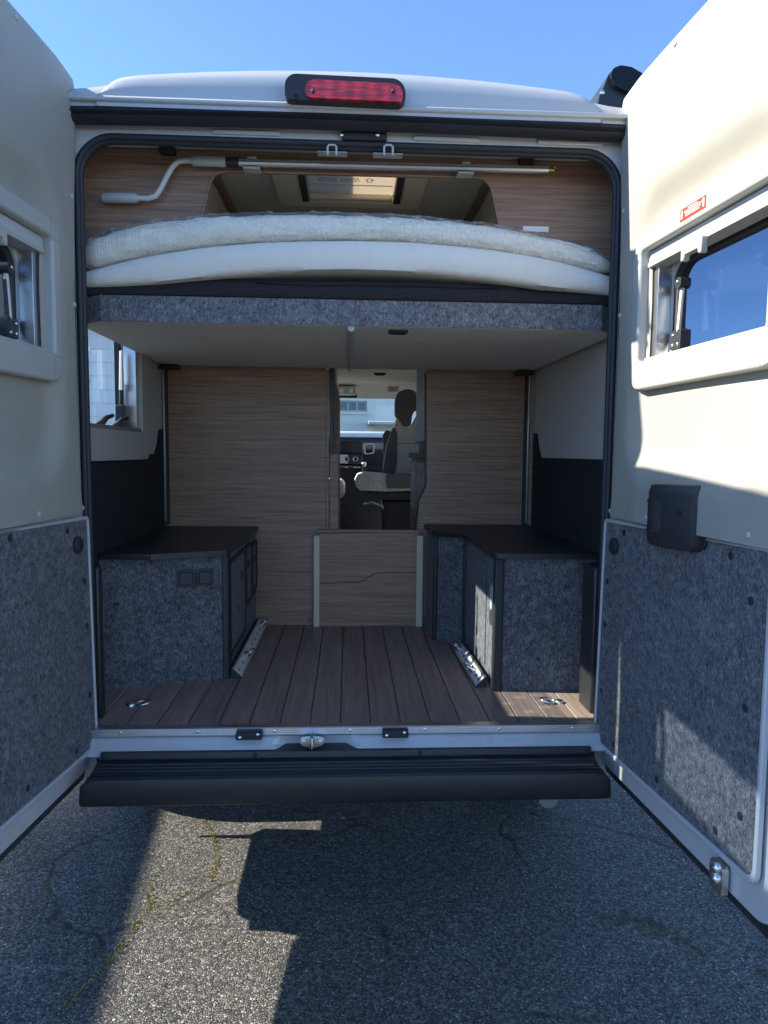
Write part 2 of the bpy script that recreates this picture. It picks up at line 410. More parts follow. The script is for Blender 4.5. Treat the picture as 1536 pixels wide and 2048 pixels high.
def plate(name, mat, parent, outer, holes, d0, d1, fn, smooth=35, bevel=0, seg=2):
    """a sheet with holes: 2D loops (a, b) extruded from depth d0 to d1; fn(a, b, d) -> xyz"""
    bm = bmesh.new(); loops = [outer]+list(holes); edges = []; vl = []
    for lp in loops:
        vs = [bm.verts.new((p[0], p[1], 0)) for p in lp]; vl.append(vs)
        for i in range(len(vs)): edges.append(bm.edges.new((vs[i], vs[(i+1) % len(vs)])))
    bm.verts.index_update()
    bmesh.ops.triangle_fill(bm, use_beauty=True, use_dissolve=False, edges=edges)
    top = [tuple(v.index for v in f.verts) for f in bm.faces]
    bm.verts.ensure_lookup_table(); co = [(v.co.x, v.co.y) for v in bm.verts]; N = len(co); bm.free()
    vs = [fn(a, b, d0) for a, b in co]+[fn(a, b, d1) for a, b in co]
    fs = [t for t in top]+[tuple(i+N for i in t[::-1]) for t in top]
    k = 0
    for lp in loops:
        m = len(lp)
        fs += [(k+i, k+(i+1) % m, N+k+(i+1) % m, N+k+i) for i in range(m)]; k += m
    return MB().add(vs, fs).obj(name, mat, parent, smooth, bevel, seg)
def empty(name, loc=(0, 0, 0)):
    o = bpy.data.objects.new(name, None); COL.objects.link(o); o.location = loc; o.empty_display_size = .1
    return o
def tag(o, label, cat, group=None):
    o['label'] = label; o['category'] = cat
    if group: o['group'] = group
    return o
def root(name, label, cat, loc=(0, 0, 0), group=None):
    return tag(empty(name, loc), label, cat, group)
def keep(o, parent):           # parent keeping world-space vertices (parents stand at the base of their thing)
    o.parent = parent; o.matrix_parent_inverse = Matrix.Translation(-Vector(parent.location)); return o
class Th:
    """a thing whose parts are written in world coordinates"""
    def __init__(s, name, label, cat, loc=(0, 0, 0), group=None): s.o = root(name, label, cat, loc, group)
    def __call__(s, o): return keep(o, s.o)
    def box(s, name, mat, a, b, bevel=0, seg=2): return s(box(name, mat, None, a, b, bevel, seg))
    def mb(s, m, name, mat, smooth=None, bevel=0, seg=2): return s(m.obj(name, mat, None, smooth, bevel, seg))
def smoothstep(a, b, x):
    t = min(1, max(0, (x-a)/(b-a))); return t*t*(3-2*t)

# ------------------------------------------------------------------ ground
FZ = .585                       # load floor of the van
G0 = -.09                       # level of the asphalt
bm = MB().add([(-150, -150, G0), (150, -150, G0), (150, 150, G0), (-150, 150, G0)], [(0, 1, 2, 3)])
g = bm.obj('ground', 'asphalt'); g['kind'] = 'structure'

# ------------------------------------------------------------------ camper van: body
van = Th('camper_van', 'light grey panel camper van seen from behind with both rear doors wide open', 'van', (0, 2.8, 0))
LEN = 4.75
def half_width(z):
    pts = [(.33, .97), (.40, .985), (.62, 1.005), (.95, 1.02), (1.4, 1.005), (1.9, .97), (2.2, .945), (2.36, .915), (2.45, .86)]
    for (z0, w0), (z1, w1) in zip(pts, pts[1:]):
        if z <= z1: return w0+(w1-w0)*max(0, (z-z0))/(z1-z0)
    return pts[-1][1]
WIN_L = (.13, .86, 1.535, 2.03)           # left rear window: y0 y1 z0 z1
def side_wall(side, holes):
    ys = sorted(set([.02+i*.12 for i in range(40)]+[h[0] for h in holes]+[h[1] for h in holes]+[LEN]))
    ys = [y for y in ys if y <= LEN]
    zs = sorted(set([.33, .40, .5, .62, .75, .95, 1.1, 1.25, 1.4, 1.6, 1.75, 1.9, 2.1, 2.2, 2.3, 2.36, 2.41, 2.45]+[h[2] for h in holes]+[h[3] for h in holes]))
    m = MB(); idx = {}
    for layer, off in ((0, 0), (1, -.03)):
        for i, y in enumerate(ys):
            for j, z in enumerate(zs):
                taper = -.02*smoothstep(.25, 0, y)
                idx[layer, i, j] = len(m.v); m.v.append((side*(half_width(z)+off+taper), y, z))
    def cut(i, j):
        y = (ys[i]+ys[i+1])/2; z = (zs[j]+zs[j+1])/2
        if z < .62 and math.hypot(y-1.02, z-.27) < .42: return True
        return any(h[0] < y < h[1] and h[2] < z < h[3] for h in holes)
    cells = {(i, j) for i in range(len(ys)-1) for j in range(len(zs)-1) if not cut(i, j)}
    for (i, j) in cells:
        for ly in (0, 1):
            q = [idx[ly, i, j], idx[ly, i+1, j], idx[ly, i+1, j+1], idx[ly, i, j+1]]; m.f.append(tuple(q if ly == 0 else q[::-1]))
        for (di, dj, a, b) in ((-1, 0, (0, 0), (0, 1)), (1, 0, (1, 0), (1, 1)), (0, -1, (0, 0), (1, 0)), (0, 1, (0, 1), (1, 1))):
            if (i+di, j+dj) not in cells:
                m.f.append((idx[0, i+a[0], j+a[1]], idx[0, i+b[0], j+b[1]], idx[1, i+b[0], j+b[1]], idx[1, i+a[0], j+a[1]]))
    return van.mb(m, 'side_wall', 'paint', 40)
CABWIN = (3.95, 4.70, 1.45, 2.0)
side_wall(-1, [WIN_L, (2.3, 3.3, 1.5, 2.0), CABWIN]); side_wall(1, [(1.6, 2.4, 1.5, 1.95), CABWIN])
# roof sheet, with an opening for the skylight over the bed
SKY = (-.175, .165, .20, .56)               # x0 x1 y0 y1
def roof_z(x): return 2.45+.10*(1-(x/.86)**2)**.6 if abs(x) < .86 else 2.45
xs = sorted(set([-.86+1.72*i/24 for i in range(25)]+[SKY[0], SKY[1]])); ys = sorted(set([.06, SKY[2], SKY[3], 1.5, 2.5, 3.5, 4.4]))
m = MB()
for ly, off in ((0, 0), (1, -.03)):
    k0 = len(m.v)
    for y in ys:
        for x in xs: m.v.append((x, y, roof_z(x)+off))
    for i in range(len(ys)-1):
        for j in range(len(xs)-1):
            cx = (xs[j]+xs[j+1])/2; cy = (ys[i]+ys[i+1])/2
            if SKY[0] < cx < SKY[1] and SKY[2] < cy < SKY[3]: continue
            a = k0+i*len(xs)+j; m.f.append((a, a+1, a+len(xs)+1, a+len(xs)))
van.mb(m, 'roof', 'paint', 40)
# rounded roof cap over the doors: the raised rear face of the roof
m = MB(); rs = []
for (y, z0, h) in ((.30, 2.45, .115), (.06, 2.45, .125), (.0, 2.452, .128), (-.03, 2.455, .122), (-.05, 2.458, .105), (-.062, 2.462, .075), (-.068, 2.468, .03), (-.066, 2.475, -.005)):
    r = []
    N = 40
    for i in range(N+1):
        t = -1+2*i/N; t = math.sin(t*math.pi/2); x = .735*t
        e = (1-abs(t)**30)
        r.append((x, y, z0+(h*(.64+.36*(1-t*t))*e if h > 0 else h)))
    rs.append(r+[(r[-1][0], r[-1][1], 2.44), (r[0][0], r[0][1], 2.44)])
m.rings(rs)
van.mb(m, 'roof_cap', 'paint', 50)
# gutter flange across the top, seen under the roof cap, with the shoulders of the roof at both ends
m = MB().box((-.89, -.075, 2.452), (.89, .06, 2.468))
van.mb(m, 'gutter_flange', 'paint', bevel=.006)
for s in (-1, 1):
    m = MB(); rs = []
    for (y, k) in ((.3, 1), (.05, 1), (-.02, .95), (-.05, .75), (-.06, .3)):
        rs.append([(s*.70, y, 2.44), (s*.70, y, 2.45+.075*k), (s*.76, y, 2.45+.062*k), (s*.82, y, 2.45+.055*k), (s*.875, y, 2.45+.03*k), (s*.89, y, 2.44)])
    m.rings(rs); van.mb(m, 'roof_shoulder', 'paint', 50)
# black rubber weather strip below the flange
m = MB(); rs = []
for i in range(41):
    x = -.87+1.74*i/40; dz = -.010*(x/.87)**2
    rs.append([(x, -.03, 2.452), (x, -.062, 2.449+dz), (x, -.070, 2.436+dz), (x, -.058, 2.430+dz), (x, -.064, 2.424+dz), (x, -.052, 2.412+dz), (x, -.03, 2.410+dz)])
m.rings(rs); van.mb(m, 'weather_strip', 'rubber', 40)
# painted rear frame: a ring round the opening
AP = lambda d: rrect(-.825+d, FZ-.06+d, .825-d, 2.388-d, (.03, .03, .115-d, .115-d), 10)
outer = rrect(-.93, .40, .93, 2.45, (.05, .05, .10, .10), 6)
plate('rear_frame', 'paint', van.o, [(a, b) for a, b in outer], [AP(0)], -.004, .05, lambda a, b, d: (a, d-2.8, b), bevel=.006)
inner = AP(0)
m = MB(); rs = []
for (d, y) in ((-.03, -.004), (-.006, -.002), (.004, .010), (.006, .024), (.004, .032)):
    rs.append([(a, y, b) for a, b in AP(d)])
m.rings(rs, caps=False); van.mb(m, 'door_jamb', 'paint', 40)
for x0, w in ((-.42, .012), (.18, .012), (.56, .012)):       # pressed steps in the header
    van.box('header_step', 'paint', (x0, -.012, 2.398), (x0+.20, .0, 2.412), .004)
# rubber door seal
def AR(d):                                 # the opening's edge from the right foot over the top to the left foot
    p = AP(d)[22:]; n_ = 8
    return [(.825-d, FZ-.01+(p[0][1]-FZ)*k/n_) for k in range(n_)]+p+[(-.825+d, p[-1][1]+(FZ-.01-p[-1][1])*(k+1)/n_) for k in range(n_)]
for (d, y, r) in ((.002, .004, .0115), (.011, .012, .010)):
    van.mb(MB().tube([(a, y, b) for a, b in AR(d)], r, 10), 'door_seal', 'rubber', 60)
m = MB()
pth = AR(.012); pth2 = AR(.004)
for A, B, y0, y1 in ((pth, AR(.012), .0, .036),):
    k = len(A); m.add([(a, y0, b) for a, b in A]+[(a, y1, b) for a, b in B], [(i, i+1, k+i+1, k+i) for i in range(k-1)])
van.mb(m, 'seal_lip', 'rubber', 50)
for s in (-1, 1):
    van.mb(MB().rings([[(s*.832, y, z), (s*.858, y+.001, z), (s*.858, y+.03, z), (s*.832, y+.03, z)] for z, y in ((FZ-.03, -.0115), (1.2, -.0115), (2.0, -.0115), (2.27, -.0115))]), 'pillar_trim', 'rubber', None, .004)
# latch plate and catch hooks in the header
lp = van.box('latch_plate', 'black_plastic', (.0-.035, -.016, 2.392), (.10, -.002, 2.418), .003)
for px in (683, 755):
    p = PY(px, 270, -.018); van.mb(MB().disc(p, (0, -1, 0), .006, .003, 12, .002), 'screw', 'zinc', 40)
for px in (664, 777):
    c = PY(px, 290, -.03); pts = []
    for (dx, dz) in ((-.013, -.030), (-.013, -.005), (-.008, 0), (.008, 0), (.013, -.005), (.013, -.030)): pts.append((c.x+dx, -.03, c.z+dz))
    van.mb(MB().tube(pts, .0032, 8), 'catch_hook', 'grey_plastic', 60)
    van.box('hook_base', 'white_plastic', (c.x-.045, -.006, 2.358), (c.x+.045, .03, 2.361), .002)
# high brake light
A = PY(571, 157, -.075); B = PY(809, 220, -.075)
bl_c = ((A.x+B.x)/2, (A.z+B.z)/2)
def tilt_rot(a, b): return a, b-.012*(a-bl_c[0])
hx = (B.x-A.x)/2; hz = (A.z-B.z)/2-.002
lamp_loop = [tilt_rot(a, b) for a, b in rrect(bl_c[0]-hx, bl_c[1]-hz, bl_c[0]+hx, bl_c[1]+hz, (.016, .022, .038, .034), 8)]
bl = plate('brake_light', 'black_plastic', None, lamp_loop, [], -.105, -.04, lambda a, b, d: (a, d, b), bevel=.012, seg=4); keep(bl, van.o)
l0 = PY(611, 162, -.11); l1 = PY(805, 206, -.11)
lens_loop = [tilt_rot(a, b) for a, b in rrect(l0.x, l1.z+.001, l1.x, l0.z, (.02, .012, .03, .028), 8)]
o = plate('lens', 'red_lens', None, lens_loop, [], -.119, -.09, lambda a, b, d: (a, d, b), bevel=.009, seg=4); o.parent = bl
for px in (627, 787):
    p = PY(px, 182, -.121); o = MB().disc(p, (0, -1, 0), .0055, .003, 12, .002).obj('screw', 'black_plastic', None, 40); o.parent = bl
p = PY(590, 196, -.107); o = MB().disc(p, (0, -1, 0), .009, .004, 16, .002).obj('camera_eye', 'screen', None, 40); o.parent = bl
# load floor: a dark sheet with the planks laid on it
fl = van.box('floor', 'black_laminate', (-.93, .0, FZ-.06), (.93, 4.2, FZ-.004))
x = -.13-.098*8
pl_me = None
while x < .90:
    x0, x1 = max(-.92, x+.0022), min(.92, x+.098-.0022)
    if x1-x0 > .02:
        o = box('plank', 'floor_vinyl', None, (x0, .001, FZ-.006), (x1, 1.42, FZ), .0012, 1); o.parent = fl
    x += .098
# aluminium sill strip
sill = van.box('sill_strip', 'aluminium', (-.812, -.032, FZ-.024), (.812, .0, FZ+.003), .002)
for k in range(4):
    o = box('rib', 'aluminium', None, (-.811, -.035, FZ-.0205+k*.0065), (.811, -.031, FZ-.0175+k*.0065)); o.parent = sill
for k in range(7):
    o = MB().disc((-.72+.24*k, -.034, FZ-.008), (0, -1, 0), .0045, .003, 10, .001).obj('screw', 'zinc', None, 40); o.parent = sill
# painted sill below it with the pressed trough for the lock
m = MB(); rs = []
N = 120
for i in range(N+1):
    x = -.83+1.66*i/N
    t = smoothstep(-.255, -.19, x)*(1-smoothstep(-.03, .045, x))
    step = .006*(smoothstep(-.40, -.392, x)-smoothstep(-.345, -.337, x)+smoothstep(.02, .028, x)-smoothstep(.075, .083, x)+smoothstep(.30, .308, x)-smoothstep(.44, .448, x))
    y1 = -.030; y2 = -.040-step; y3 = -.062-.010*t
    z2 = FZ-.050+.004*t; z3 = FZ-.078-.018*t
    rs.append([(x, .02, FZ-.022), (x, y1, FZ-.026), (x, y2+.020*t, FZ-.034-.012*t), (x, y2-.004+.026*t, z2-.010*t), (x, y3+.004, z2-.006-.016*t), (x, y3, z2-.014-.018*t), (x, y3-.004, z3+.006), (x, y3+.002, z3), (x, .02, z3)])
m.rings(rs); van.mb(m, 'painted_sill', 'paint', 55)
for px, py in ((498, 1470), (791, 1466)):
    c = PY(px, py, -.055); h = van.box('buffer_plate', 'black_plastic', (c.x-.041, -.063, c.z-.014), (c.x+.041, -.03, c.z+.010), .003)
    for dx, dz in ((-.028, -.005), (.028, .004)):
        o = MB().disc((c.x+dx, -.063, c.z+dz), (0, -1, 0), .006, .003, 12, .002).obj('screw', 'zinc', None, 40); o.parent = h; o.matrix_parent_inverse = Matrix()
c = PY(624, 1485, -.07)
lk = van(plate('lock_striker', 'zinc', None, round_poly([(c.x-.042, c.z+.004), (c.x-.03, c.z-.012), (c.x, c.z-.020), (c.x+.03, c.z-.012), (c.x+.042, c.z+.004), (c.x+.02, c.z+.012), (c.x-.02, c.z+.012)], .006), [], -.068, -.05, lambda a, b, d: (a, d, b)))
o = MB().tube([(c.x, -.064, c.z+.024), (c.x, -.088, c.z+.020), (c.x, -.088, c.z-.014), (c.x, -.066, c.z-.018)], .0045, 8).obj('striker_pin', 'zinc', None, 60); o.parent = lk
for dx in (-.026, .026):
    o = MB().disc((c.x+dx, -.068, c.z), (0, -1, 0), .006, .004, 6).obj('bolt', 'zinc', None, 40); o.parent = lk
# rear bumper with a ribbed step
zt = PY(700, 1502, -.075).z; zf = PY(700, 1551, -.185).z; zb = PY(700, 1609, -.19).z
m = MB(); rs = []
N = 48
for i in range(N+1):
    t = -1+2*i/N; x = .793*math.copysign(1-(1-abs(t))**1.5, t)
    back = .012*(max(0, abs(x)-.77)/.03)**3
    prof = [(-.02, zb+.02), (-.02, zt+.004), (-.073, zt), (-.078, zt-.018), (-.105, zt-.022)]
    for k in range(5):
        y0 = -.108-.0145*k; z0 = zt-.023-.0035*k
        prof += [(y0, z0), (y0-.003, z0+.007), (y0-.009, z0+.007), (y0-.012, z0-.002)]
    prof += [(-.182, zf+.004), (-.190, zf-.003), (-.194, zf-.02), (-.193, zb+.02), (-.189, zb+.006), (-.180, zb), (-.10, zb)]
    rs.append([(x*(1-.03*smoothstep(zb+.06, zf, z)), min(-.02, y+back*(-y-.02)/.22), z) for y, z in prof])
m.rings(rs); bp = van.mb(m, 'rear_bumper', 'bumper_plastic', 30)
for px in (203, 510, 840, 1176):
    c = PY(px, 1508, -.079); o = MB().disc((c.x, -.077, zt-.010), (0, -1, 0), .007, .003, 12).obj('screw', 'black_plastic', None, 40); keep(o, bp); o.parent = bp; o.matrix_parent_inverse = Matrix()
for k in range(5):
    o = MB().tube([(-.755, -.114-.0145*k, zt-.0165-.0035*k), (.755, -.114-.0145*k, zt-.0165-.0035*k)], .0032, 6).obj('tread_rib', 'tread', None, 60); o.parent = bp; o.matrix_parent_inverse = Matrix()
for s in (-1, 1):          # bumper corners that turn the edge of the body
    m = MB(); rs = []
    for (x, y, zl) in ((.86, -.002, .43), (.93, .002, .42), (.97, .03, .38), (1.012, .10, .34), (1.016, .20, .33), (1.016, .60, .33)):
        rs.append([(s*x, y, zl), (s*x, y, .56), (s*(x-.04), y+.04, .56), (s*(x-.04), y+.04, zl)])
    m.rings(rs); van.mb(m, 'bumper_corner', 'bumper_plastic', 40)
# underside, axle, wheels, exhaust tip
van.box('underbody', 'under', (-.80, -.02, .46), (.80, 4.5, .52))
van.mb(MB().tube([(-.9, 1.02, .26), (.9, 1.02, .26)], .05, 10), 'rear_axle', 'under', 60)
def wheel(x, y):
    s = -1 if x < 0 else 1
    w = van.mb(MB().tube([(x-.10, y, .34+G0), (x-.09, y, .34+G0), (x+.09, y, .34+G0), (x+.10, y, .34+G0)], [.27, .34, .34, .27], 36), 'wheel', 'tyre', 40)
    o = MB().tube([(x+s*.07, y, .34+G0), (x+s*.102, y, .34+G0)], [.21, .20], 30).obj('rim', 'aluminium', None, 40); o.parent = w
for y in (1.02, 4.45):
    for x in (-.88, .88): wheel(x, y)
for s in (-1, 1): van.box('mud_flap', 'under', (s*.99, .56, .17), (s*.77, .575, .47), .004)
van.mb(MB().tube([(.62, .0, .40), (.62, -.13, .385)], .03, 16), 'exhaust_tip', 'aluminium', 50)

# ------------------------------------------------------------------ rear doors
def rear_door(side):
    ang = rad(4.0 if side > 0 else 5.0)
    dirx = Vector((side*math.sin(ang), -math.cos(ang), 0))
    rot = math.atan2(dirx.y, dirx.x); s = -1 if side > 0 else 1
    fn = lambda u, z, p: (u, s*p, z)
    who = 'right' if side > 0 else 'left'
    HX, HY = side*.814, -.05
    # painted steel shell of the door
    U0, U1, Z0, Z1 = -.058, .826, .458, 2.545
    def hinge_u(z):                 # the hinge edge is not straight: it steps in above the felt
        pts = [(.5, -.060), (1.20, -.040), (1.35, -.020), (1.9, -.014), (2.2, -.030), (2.35, -.045), (2.6, -.050)]
        for (za, ua_), (zb_, ub_) in zip(pts, pts[1:]):
            if z <= zb_: return ua_+(ub_-ua_)*max(0, z-za)/(zb_-za)
        return pts[-1][1]
    def dloop(e, zb_, zt_):
        lp = rrect(U0, zb_, U1+e, zt_, (.085, .075, .10, .10), 8)
        out = []
        for (a, b) in lp:
            if a < .3: a += hinge_u(b)-U0-e
            out.append((a, b))
        k = 4*9-9
        i0 = len(out)
        left = [(hinge_u(z)-e, z) for z in (2.35, 2.2, 1.9, 1.6, 1.35, 1.2, .9)]
        return out+left
    shell_l = dloop(0, Z0, Z1)
    hole = rrect(.152, 1.725, .695, 2.03, .05, 5)
    well = rrect(.077, 1.362, .775, 2.208, .12, 6)       # pressed well that takes the recess of the lining
    d = plate('rear_door', 'paint', None, shell_l, [well], -.088, -.012, fn, bevel=.006)
    d['label'] = ('sunlit rear door folded out on the right' if side > 0 else 'shaded rear door folded out on the left')
    d.parent = van.o; d.location = Vector((HX, HY, 0))-Vector(van.o.location); d.rotation_euler = (0, 0, rot)
    def put(o): o.parent = d; return o
    skin_l = dloop(.012, Z0-.048, Z1+.012)
    put(plate('outer_skin', 'paint', None, skin_l, [hole], -.112, -.100, fn, bevel=.003))
    rub = dloop(.002, Z0-.014, Z1+.002)
    put(plate('edge_rubber', 'rubber', None, rub, [hole], -.0995, -.0885, fn))
    for (nm, mt_, z0_, z1_, p0_, p1_) in (('lower_rubber', 'rubber', .422, .475, -.046, -.030), ('skin_lip', 'paint', .408, .430, -.060, -.0465)):
        ua_ = -.03; put(plate(nm, mt_, None, round_poly([(ua_, z0_), (.79, z0_), (.81, z1_), (ua_-.02, z1_)], .012, 4), [], p0_, p1_, fn))
    # moulded plastic lining of the upper half
    nz, nu = 96, 64
    zlo, zhi = 1.268, 2.548
    m = MB(); ids = {}
    def relief(u, z):
        q = .10
        # recess round the window: rounded box distance
        cx, cz, hw, hh, r = .430, 1.785, .305, .375, .12
        dx = abs(u-cx)-(hw-r); dz = abs(z-cz)-(hh-r)
        dd = math.hypot(max(dx, 0), max(dz, 0))+min(max(dx, dz), 0)-r
        p = .004-.034*smoothstep(.055, -.045, dd)
        # edge roll-off
        e = min(u-hinge_u(z)-.005, .818-u, zhi-z)
        p -= .014*(1-smoothstep(0, .03, e))
        # the lining swells a little in the middle
        p += .006*math.sin((u+.05)/.85*math.pi)
        if side > 0:      # shallow ledge and swage below the window
            p += .010*smoothstep(1.47, 1.42, z)*smoothstep(.10, .2, u)
        return p
    for j in range(nz+1):
        z = zlo+(zhi-zlo)*j/nz
        r = .105; ua, ub = hinge_u(z)+.005, .818
        if z > zhi-r:
            k = r-math.sqrt(max(0, r*r-(z-(zhi-r))**2)); ua += k; ub -= k
        for i in range(nu+1):
            u = ua+(ub-ua)*i/nu; ids[j, i] = len(m.v); m.v.append(fn(u, z, relief(u, z)))
    for j in range(nz):
        for i in range(nu):
            qs = [ids[j, i], ids[j, i+1], ids[j+1, i+1], ids[j+1, i]]
            cu = sum(m.v[k][0] for k in qs)/4; cz = sum(m.v[k][2] for k in qs)/4
            if .155 < cu < .69 and 1.725 < cz < 2.03: continue
            m.f.append(tuple(qs))
    bot = [ids[0, i] for i in range(nu+1)]; k0 = len(m.v)
    for i in bot: v = m.v[i]; m.v.append((v[0], s*(-.012), v[2]))
    m.f += [(bot[i], bot[i+1], k0+i+1, k0+i) for i in range(nu)]
    put(m.obj('door_lining', 'beige_plastic', None, 50))
    # felt covered lower panel with rounded lower corners, set into a raised painted rim
    cl = round_poly([(-.022, 1.247), (-.046, .530), (.762, .553), (.762, 1.262)][::-1], [.015, .03, .03, .015], 5)
    put(plate('felt_panel', 'felt', None, cl, [], -.006, .004, fn, bevel=.003))
    rim_o = round_poly([(-.031, 1.258), (-.056, .516), (.774, .539), (.774, 1.266)][::-1], [.02, .035, .035, .02], 5)
    put(plate('panel_rim', 'paint', None, rim_o, [cl], -.006, .009, fn, bevel=.003))
    # window: frame, tracks, blind, rubber, pane
    fw_ = lambda u, z, p: fn(u*1.035+.026, z, p)
    fo = rrect(.068, 1.645, .705, 2.088, .055, 4); fi = rrect(.112, 1.722, .655, 2.036, .016, 4)
    put(plate('window_frame', 'white_plastic', None, fo, [fi], -.045, .008, fw_, bevel=.008, seg=3))
    for (a, b, c, e) in ((.069, 1.716, .111, 1.7172), (.069, 2.03, .111, 2.0312), (.656, 1.716, .703, 1.7172), (.120, 1.646, .1208, 1.721), (.120, 2.037, .1208, 2.087), (.648, 1.646, .6488, 1.721)):
        put(plate('frame_seam', 'print_grey', None, [(a, b), (c, b), (c, e), (a, e)], [], .0075, .0083, fw_))
    ri = rrect(.150, 1.738, .630, 1.998, .06, 5)
    put(plate('window_reveal', 'grey_plastic', None, rrect(.113, 1.723, .654, 2.035, .016, 4), [ri], -.078, -.070, fw_))
    for (a, b, c, e) in ((.113, 1.724, .150, 2.034), (.617, 1.724, .654, 2.034)):
        put(plate('side_track', 'aluminium', None, rrect(a, b, c, e, .002, 2), [], -.069, -.030, fw_, bevel=.003))
    put(plate('blind_cassette', 'grey_plastic', None, rrect(.115, 2.004, .653, 2.034, .004, 2), [], -.069, -.018, fw_, bevel=.004))
    put(plate('blind_bar', 'white_plastic', None, rrect(.116, 1.990, .652, 2.003, .003, 2), [], -.06, -.014, fw_, bevel=.004))
    put(plate('flyscreen_bar', 'white_plastic', None, rrect(.116, 1.724, .652, 1.736, .003, 2), [], -.06, -.014, fw_, bevel=.004))
    put(plate('window_rubber', 'rubber', None, rrect(.140, 1.730, .640, 2.010, .06, 6), [rrect(.168, 1.755, .612, 1.985, .055, 6)], -.108, -.0785, fw_, bevel=.006))
    put(plate('window_pane', 'door_glass', None, rrect(.120, 1.715, .655, 2.035, .05, 6), [], -.1225, -.1185, fw_))
    # clip that couples blind and flyscreen
    cu = .36
    put(plate('blind_clip', 'white_plastic', None, [(cu-.045, 1.992), (cu-.045, 1.952), (cu-.032, 1.952), (cu-.028, 1.966), (cu+.028, 1.966), (cu+.032, 1.952), (cu+.045, 1.952), (cu+.045, 1.992)], [], -.014, .004, fw_, bevel=.003))
    # folding stay of the top-hung pane, with its hinge block
    st = MB().tube([fw_(.190, 1.935, -.080), fw_(.196, 1.80, -.070)], .007, 8); put(st.obj('stay_arm', 'handle_grip' if side > 0 else 'grey_enamel', None, 60))
    st = MB().tube([fw_(.206, 1.90, -.075), fw_(.204, 1.78, -.07)], .006, 8); put(st.obj('stay_arm', 'black_plastic', None, 60))
    put(plate('stay_hinge', 'black_plastic', None, rrect(.165, 1.752, .215, 1.805, .006, 3), [], -.095, -.064, fw_, bevel=.004))
    put(plate('stay_pivot', 'black_plastic', None, rrect(.176, 1.918, .205, 1.948, .012, 5), [], -.095, -.064, fw_, bevel=.004))
    for (a, b) in ((.178, 1.765), (.178, 1.792), (.203, 1.765), (.190, 1.935)):
        put(MB().disc(fw_(a, b, -.064), fn(0, 0, 1), .005, .002, 10, .002).obj('screw', 'zinc', None, 40))
    # rivets in the lining, buttons in the felt, one blanking plug
    for (a, b) in ((.293, 2.515), (.010, 2.47), (.018, 2.187), (.022, 1.88), (-.006, 1.283), (.26, 1.288), (.50, 1.292), (.70, 1.29)):
        put(MB().disc(fn(a, b, relief(a, b)-.004), fn(0, 0, 1), .0085, .005, 14, .004).obj('rivet', 'white_plastic', None, 60))
    for (a, b) in ((.10, 1.226), (.39, 1.24), (.626, 1.235), (.705, 1.148), (.705, .91), (.708, .666), (.622, .585), (.349, .578), (.082, .562), (.0, 1.06), (-.006, .92), (-.014, .70)):
        put(MB().disc(fn(a, b, .003), fn(0, 0, 1), .0095, .002, 16, .0015).obj('push_button', 'black_plastic', None, 40))
    put(MB().disc(fn(.045, 1.178, .003), fn(0, 0, 1), .026, .008, 24, .008).obj('blanking_plug', 'black_plastic', None, 50))
    # hinges
    for z in (.80, 1.55, 2.20):
        put(plate('hinge', 'paint', None, rrect(-.12, z-.035, -.05, z+.035, .006, 3), [], -.095, -.06, fn, bevel=.004))
    if side > 0:
        # inner door handle in a black housing, standing proud of the lining
        def hp(u, p, z): return fn(u, z, p)
        prof = [(.325, .004), (.352, .050), (.378, .074), (.402, .078), (.505, .030), (.512, .010), (.512, .002)]
        m = MB(); rs = []
        for (z, k, du) in ((1.226, .80, .006), (1.230, .93, .002), (1.245, 1, 0), (1.365, 1, 0), (1.383, .93, .002), (1.388, .80, .006)):
            rs.append([hp(u+(du if u < .4 else -du), p*k+.002, z) for u, p in prof])
        m.rings(rs); h = m.obj('door_handle', 'black_plastic', None, 45); put(h)
        def hsurf(u):
            for (ua_, pa_), (ub_, pb_) in zip(prof, prof[1:]):
                if u <= ub_: return pa_+(pb_-pa_)*(u-ua_)/max(1e-6, ub_-ua_)
            return prof[-1][1]
        us = [.329+.101*k/10 for k in range(11)]
        for (nm, mt_, za, zb_, e) in (('handle_grip', 'rubber', 1.272, 1.338, .0035), ('handle_rim', 'black_plastic', 1.264, 1.271, .0065), ('handle_rim', 'black_plastic', 1.339, 1.346, .0065)):
            o = MB(); o.rings([[hp(u-.001, hsurf(u)+e, zz) for u in us]+[hp(u-.001, hsurf(u)-.004, zz) for u in us[::-1]] for zz in (za, zb_)])
            put(o.obj(nm, mt_, None, 40))
        c = hp(.475, .0465, 1.318)
        nn = Vector(fn(.4, 0, 1)).normalized(); put(MB().disc(c, nn, .007, .002, 14).obj('key_hole', 'wall_black', None, 40))
        put(plate('handle_base', 'black_plastic', None, rrect(.34, 1.232, .535, 1.378, .02, 5), [], .0, .010, fn, bevel=.004))
        # warning sticker on the window frame, two thermometers and three lines of print
        stk = put(plate('warning_sticker', 'red_sticker', None, rrect(.315, 2.050, .425, 2.080, .001, 1), [], .0085, .0095, fw_))
        for a in (.320, .413):
            put(plate('sticker_mark', 'sticker_white', None, rrect(a, 2.055, a+.006, 2.076, .002, 3), [], .0096, .0099, fw_))
        for k, (a0, a1) in enumerate(((.350, .392), (.334, .408), (.338, .404), (.340, .400))):
            z = 2.0735-.0055*k; a = a0
            while a < a1:
                w = random.uniform(.004, .010); put(plate('sticker_print', 'sticker_white', None, rrect(a, z, min(a+w, a1), z+.0022, .0002, 1), [], .0096, .0099, fw_)); a += w+.002
        # pressed field in the lining and the galvanised bracket at the foot
        put(plate('pressed_field', 'beige_plastic', None, rrect(.555, 1.305, .70, 1.345, .012, 5), [], .004, .012, fn, bevel=.004))
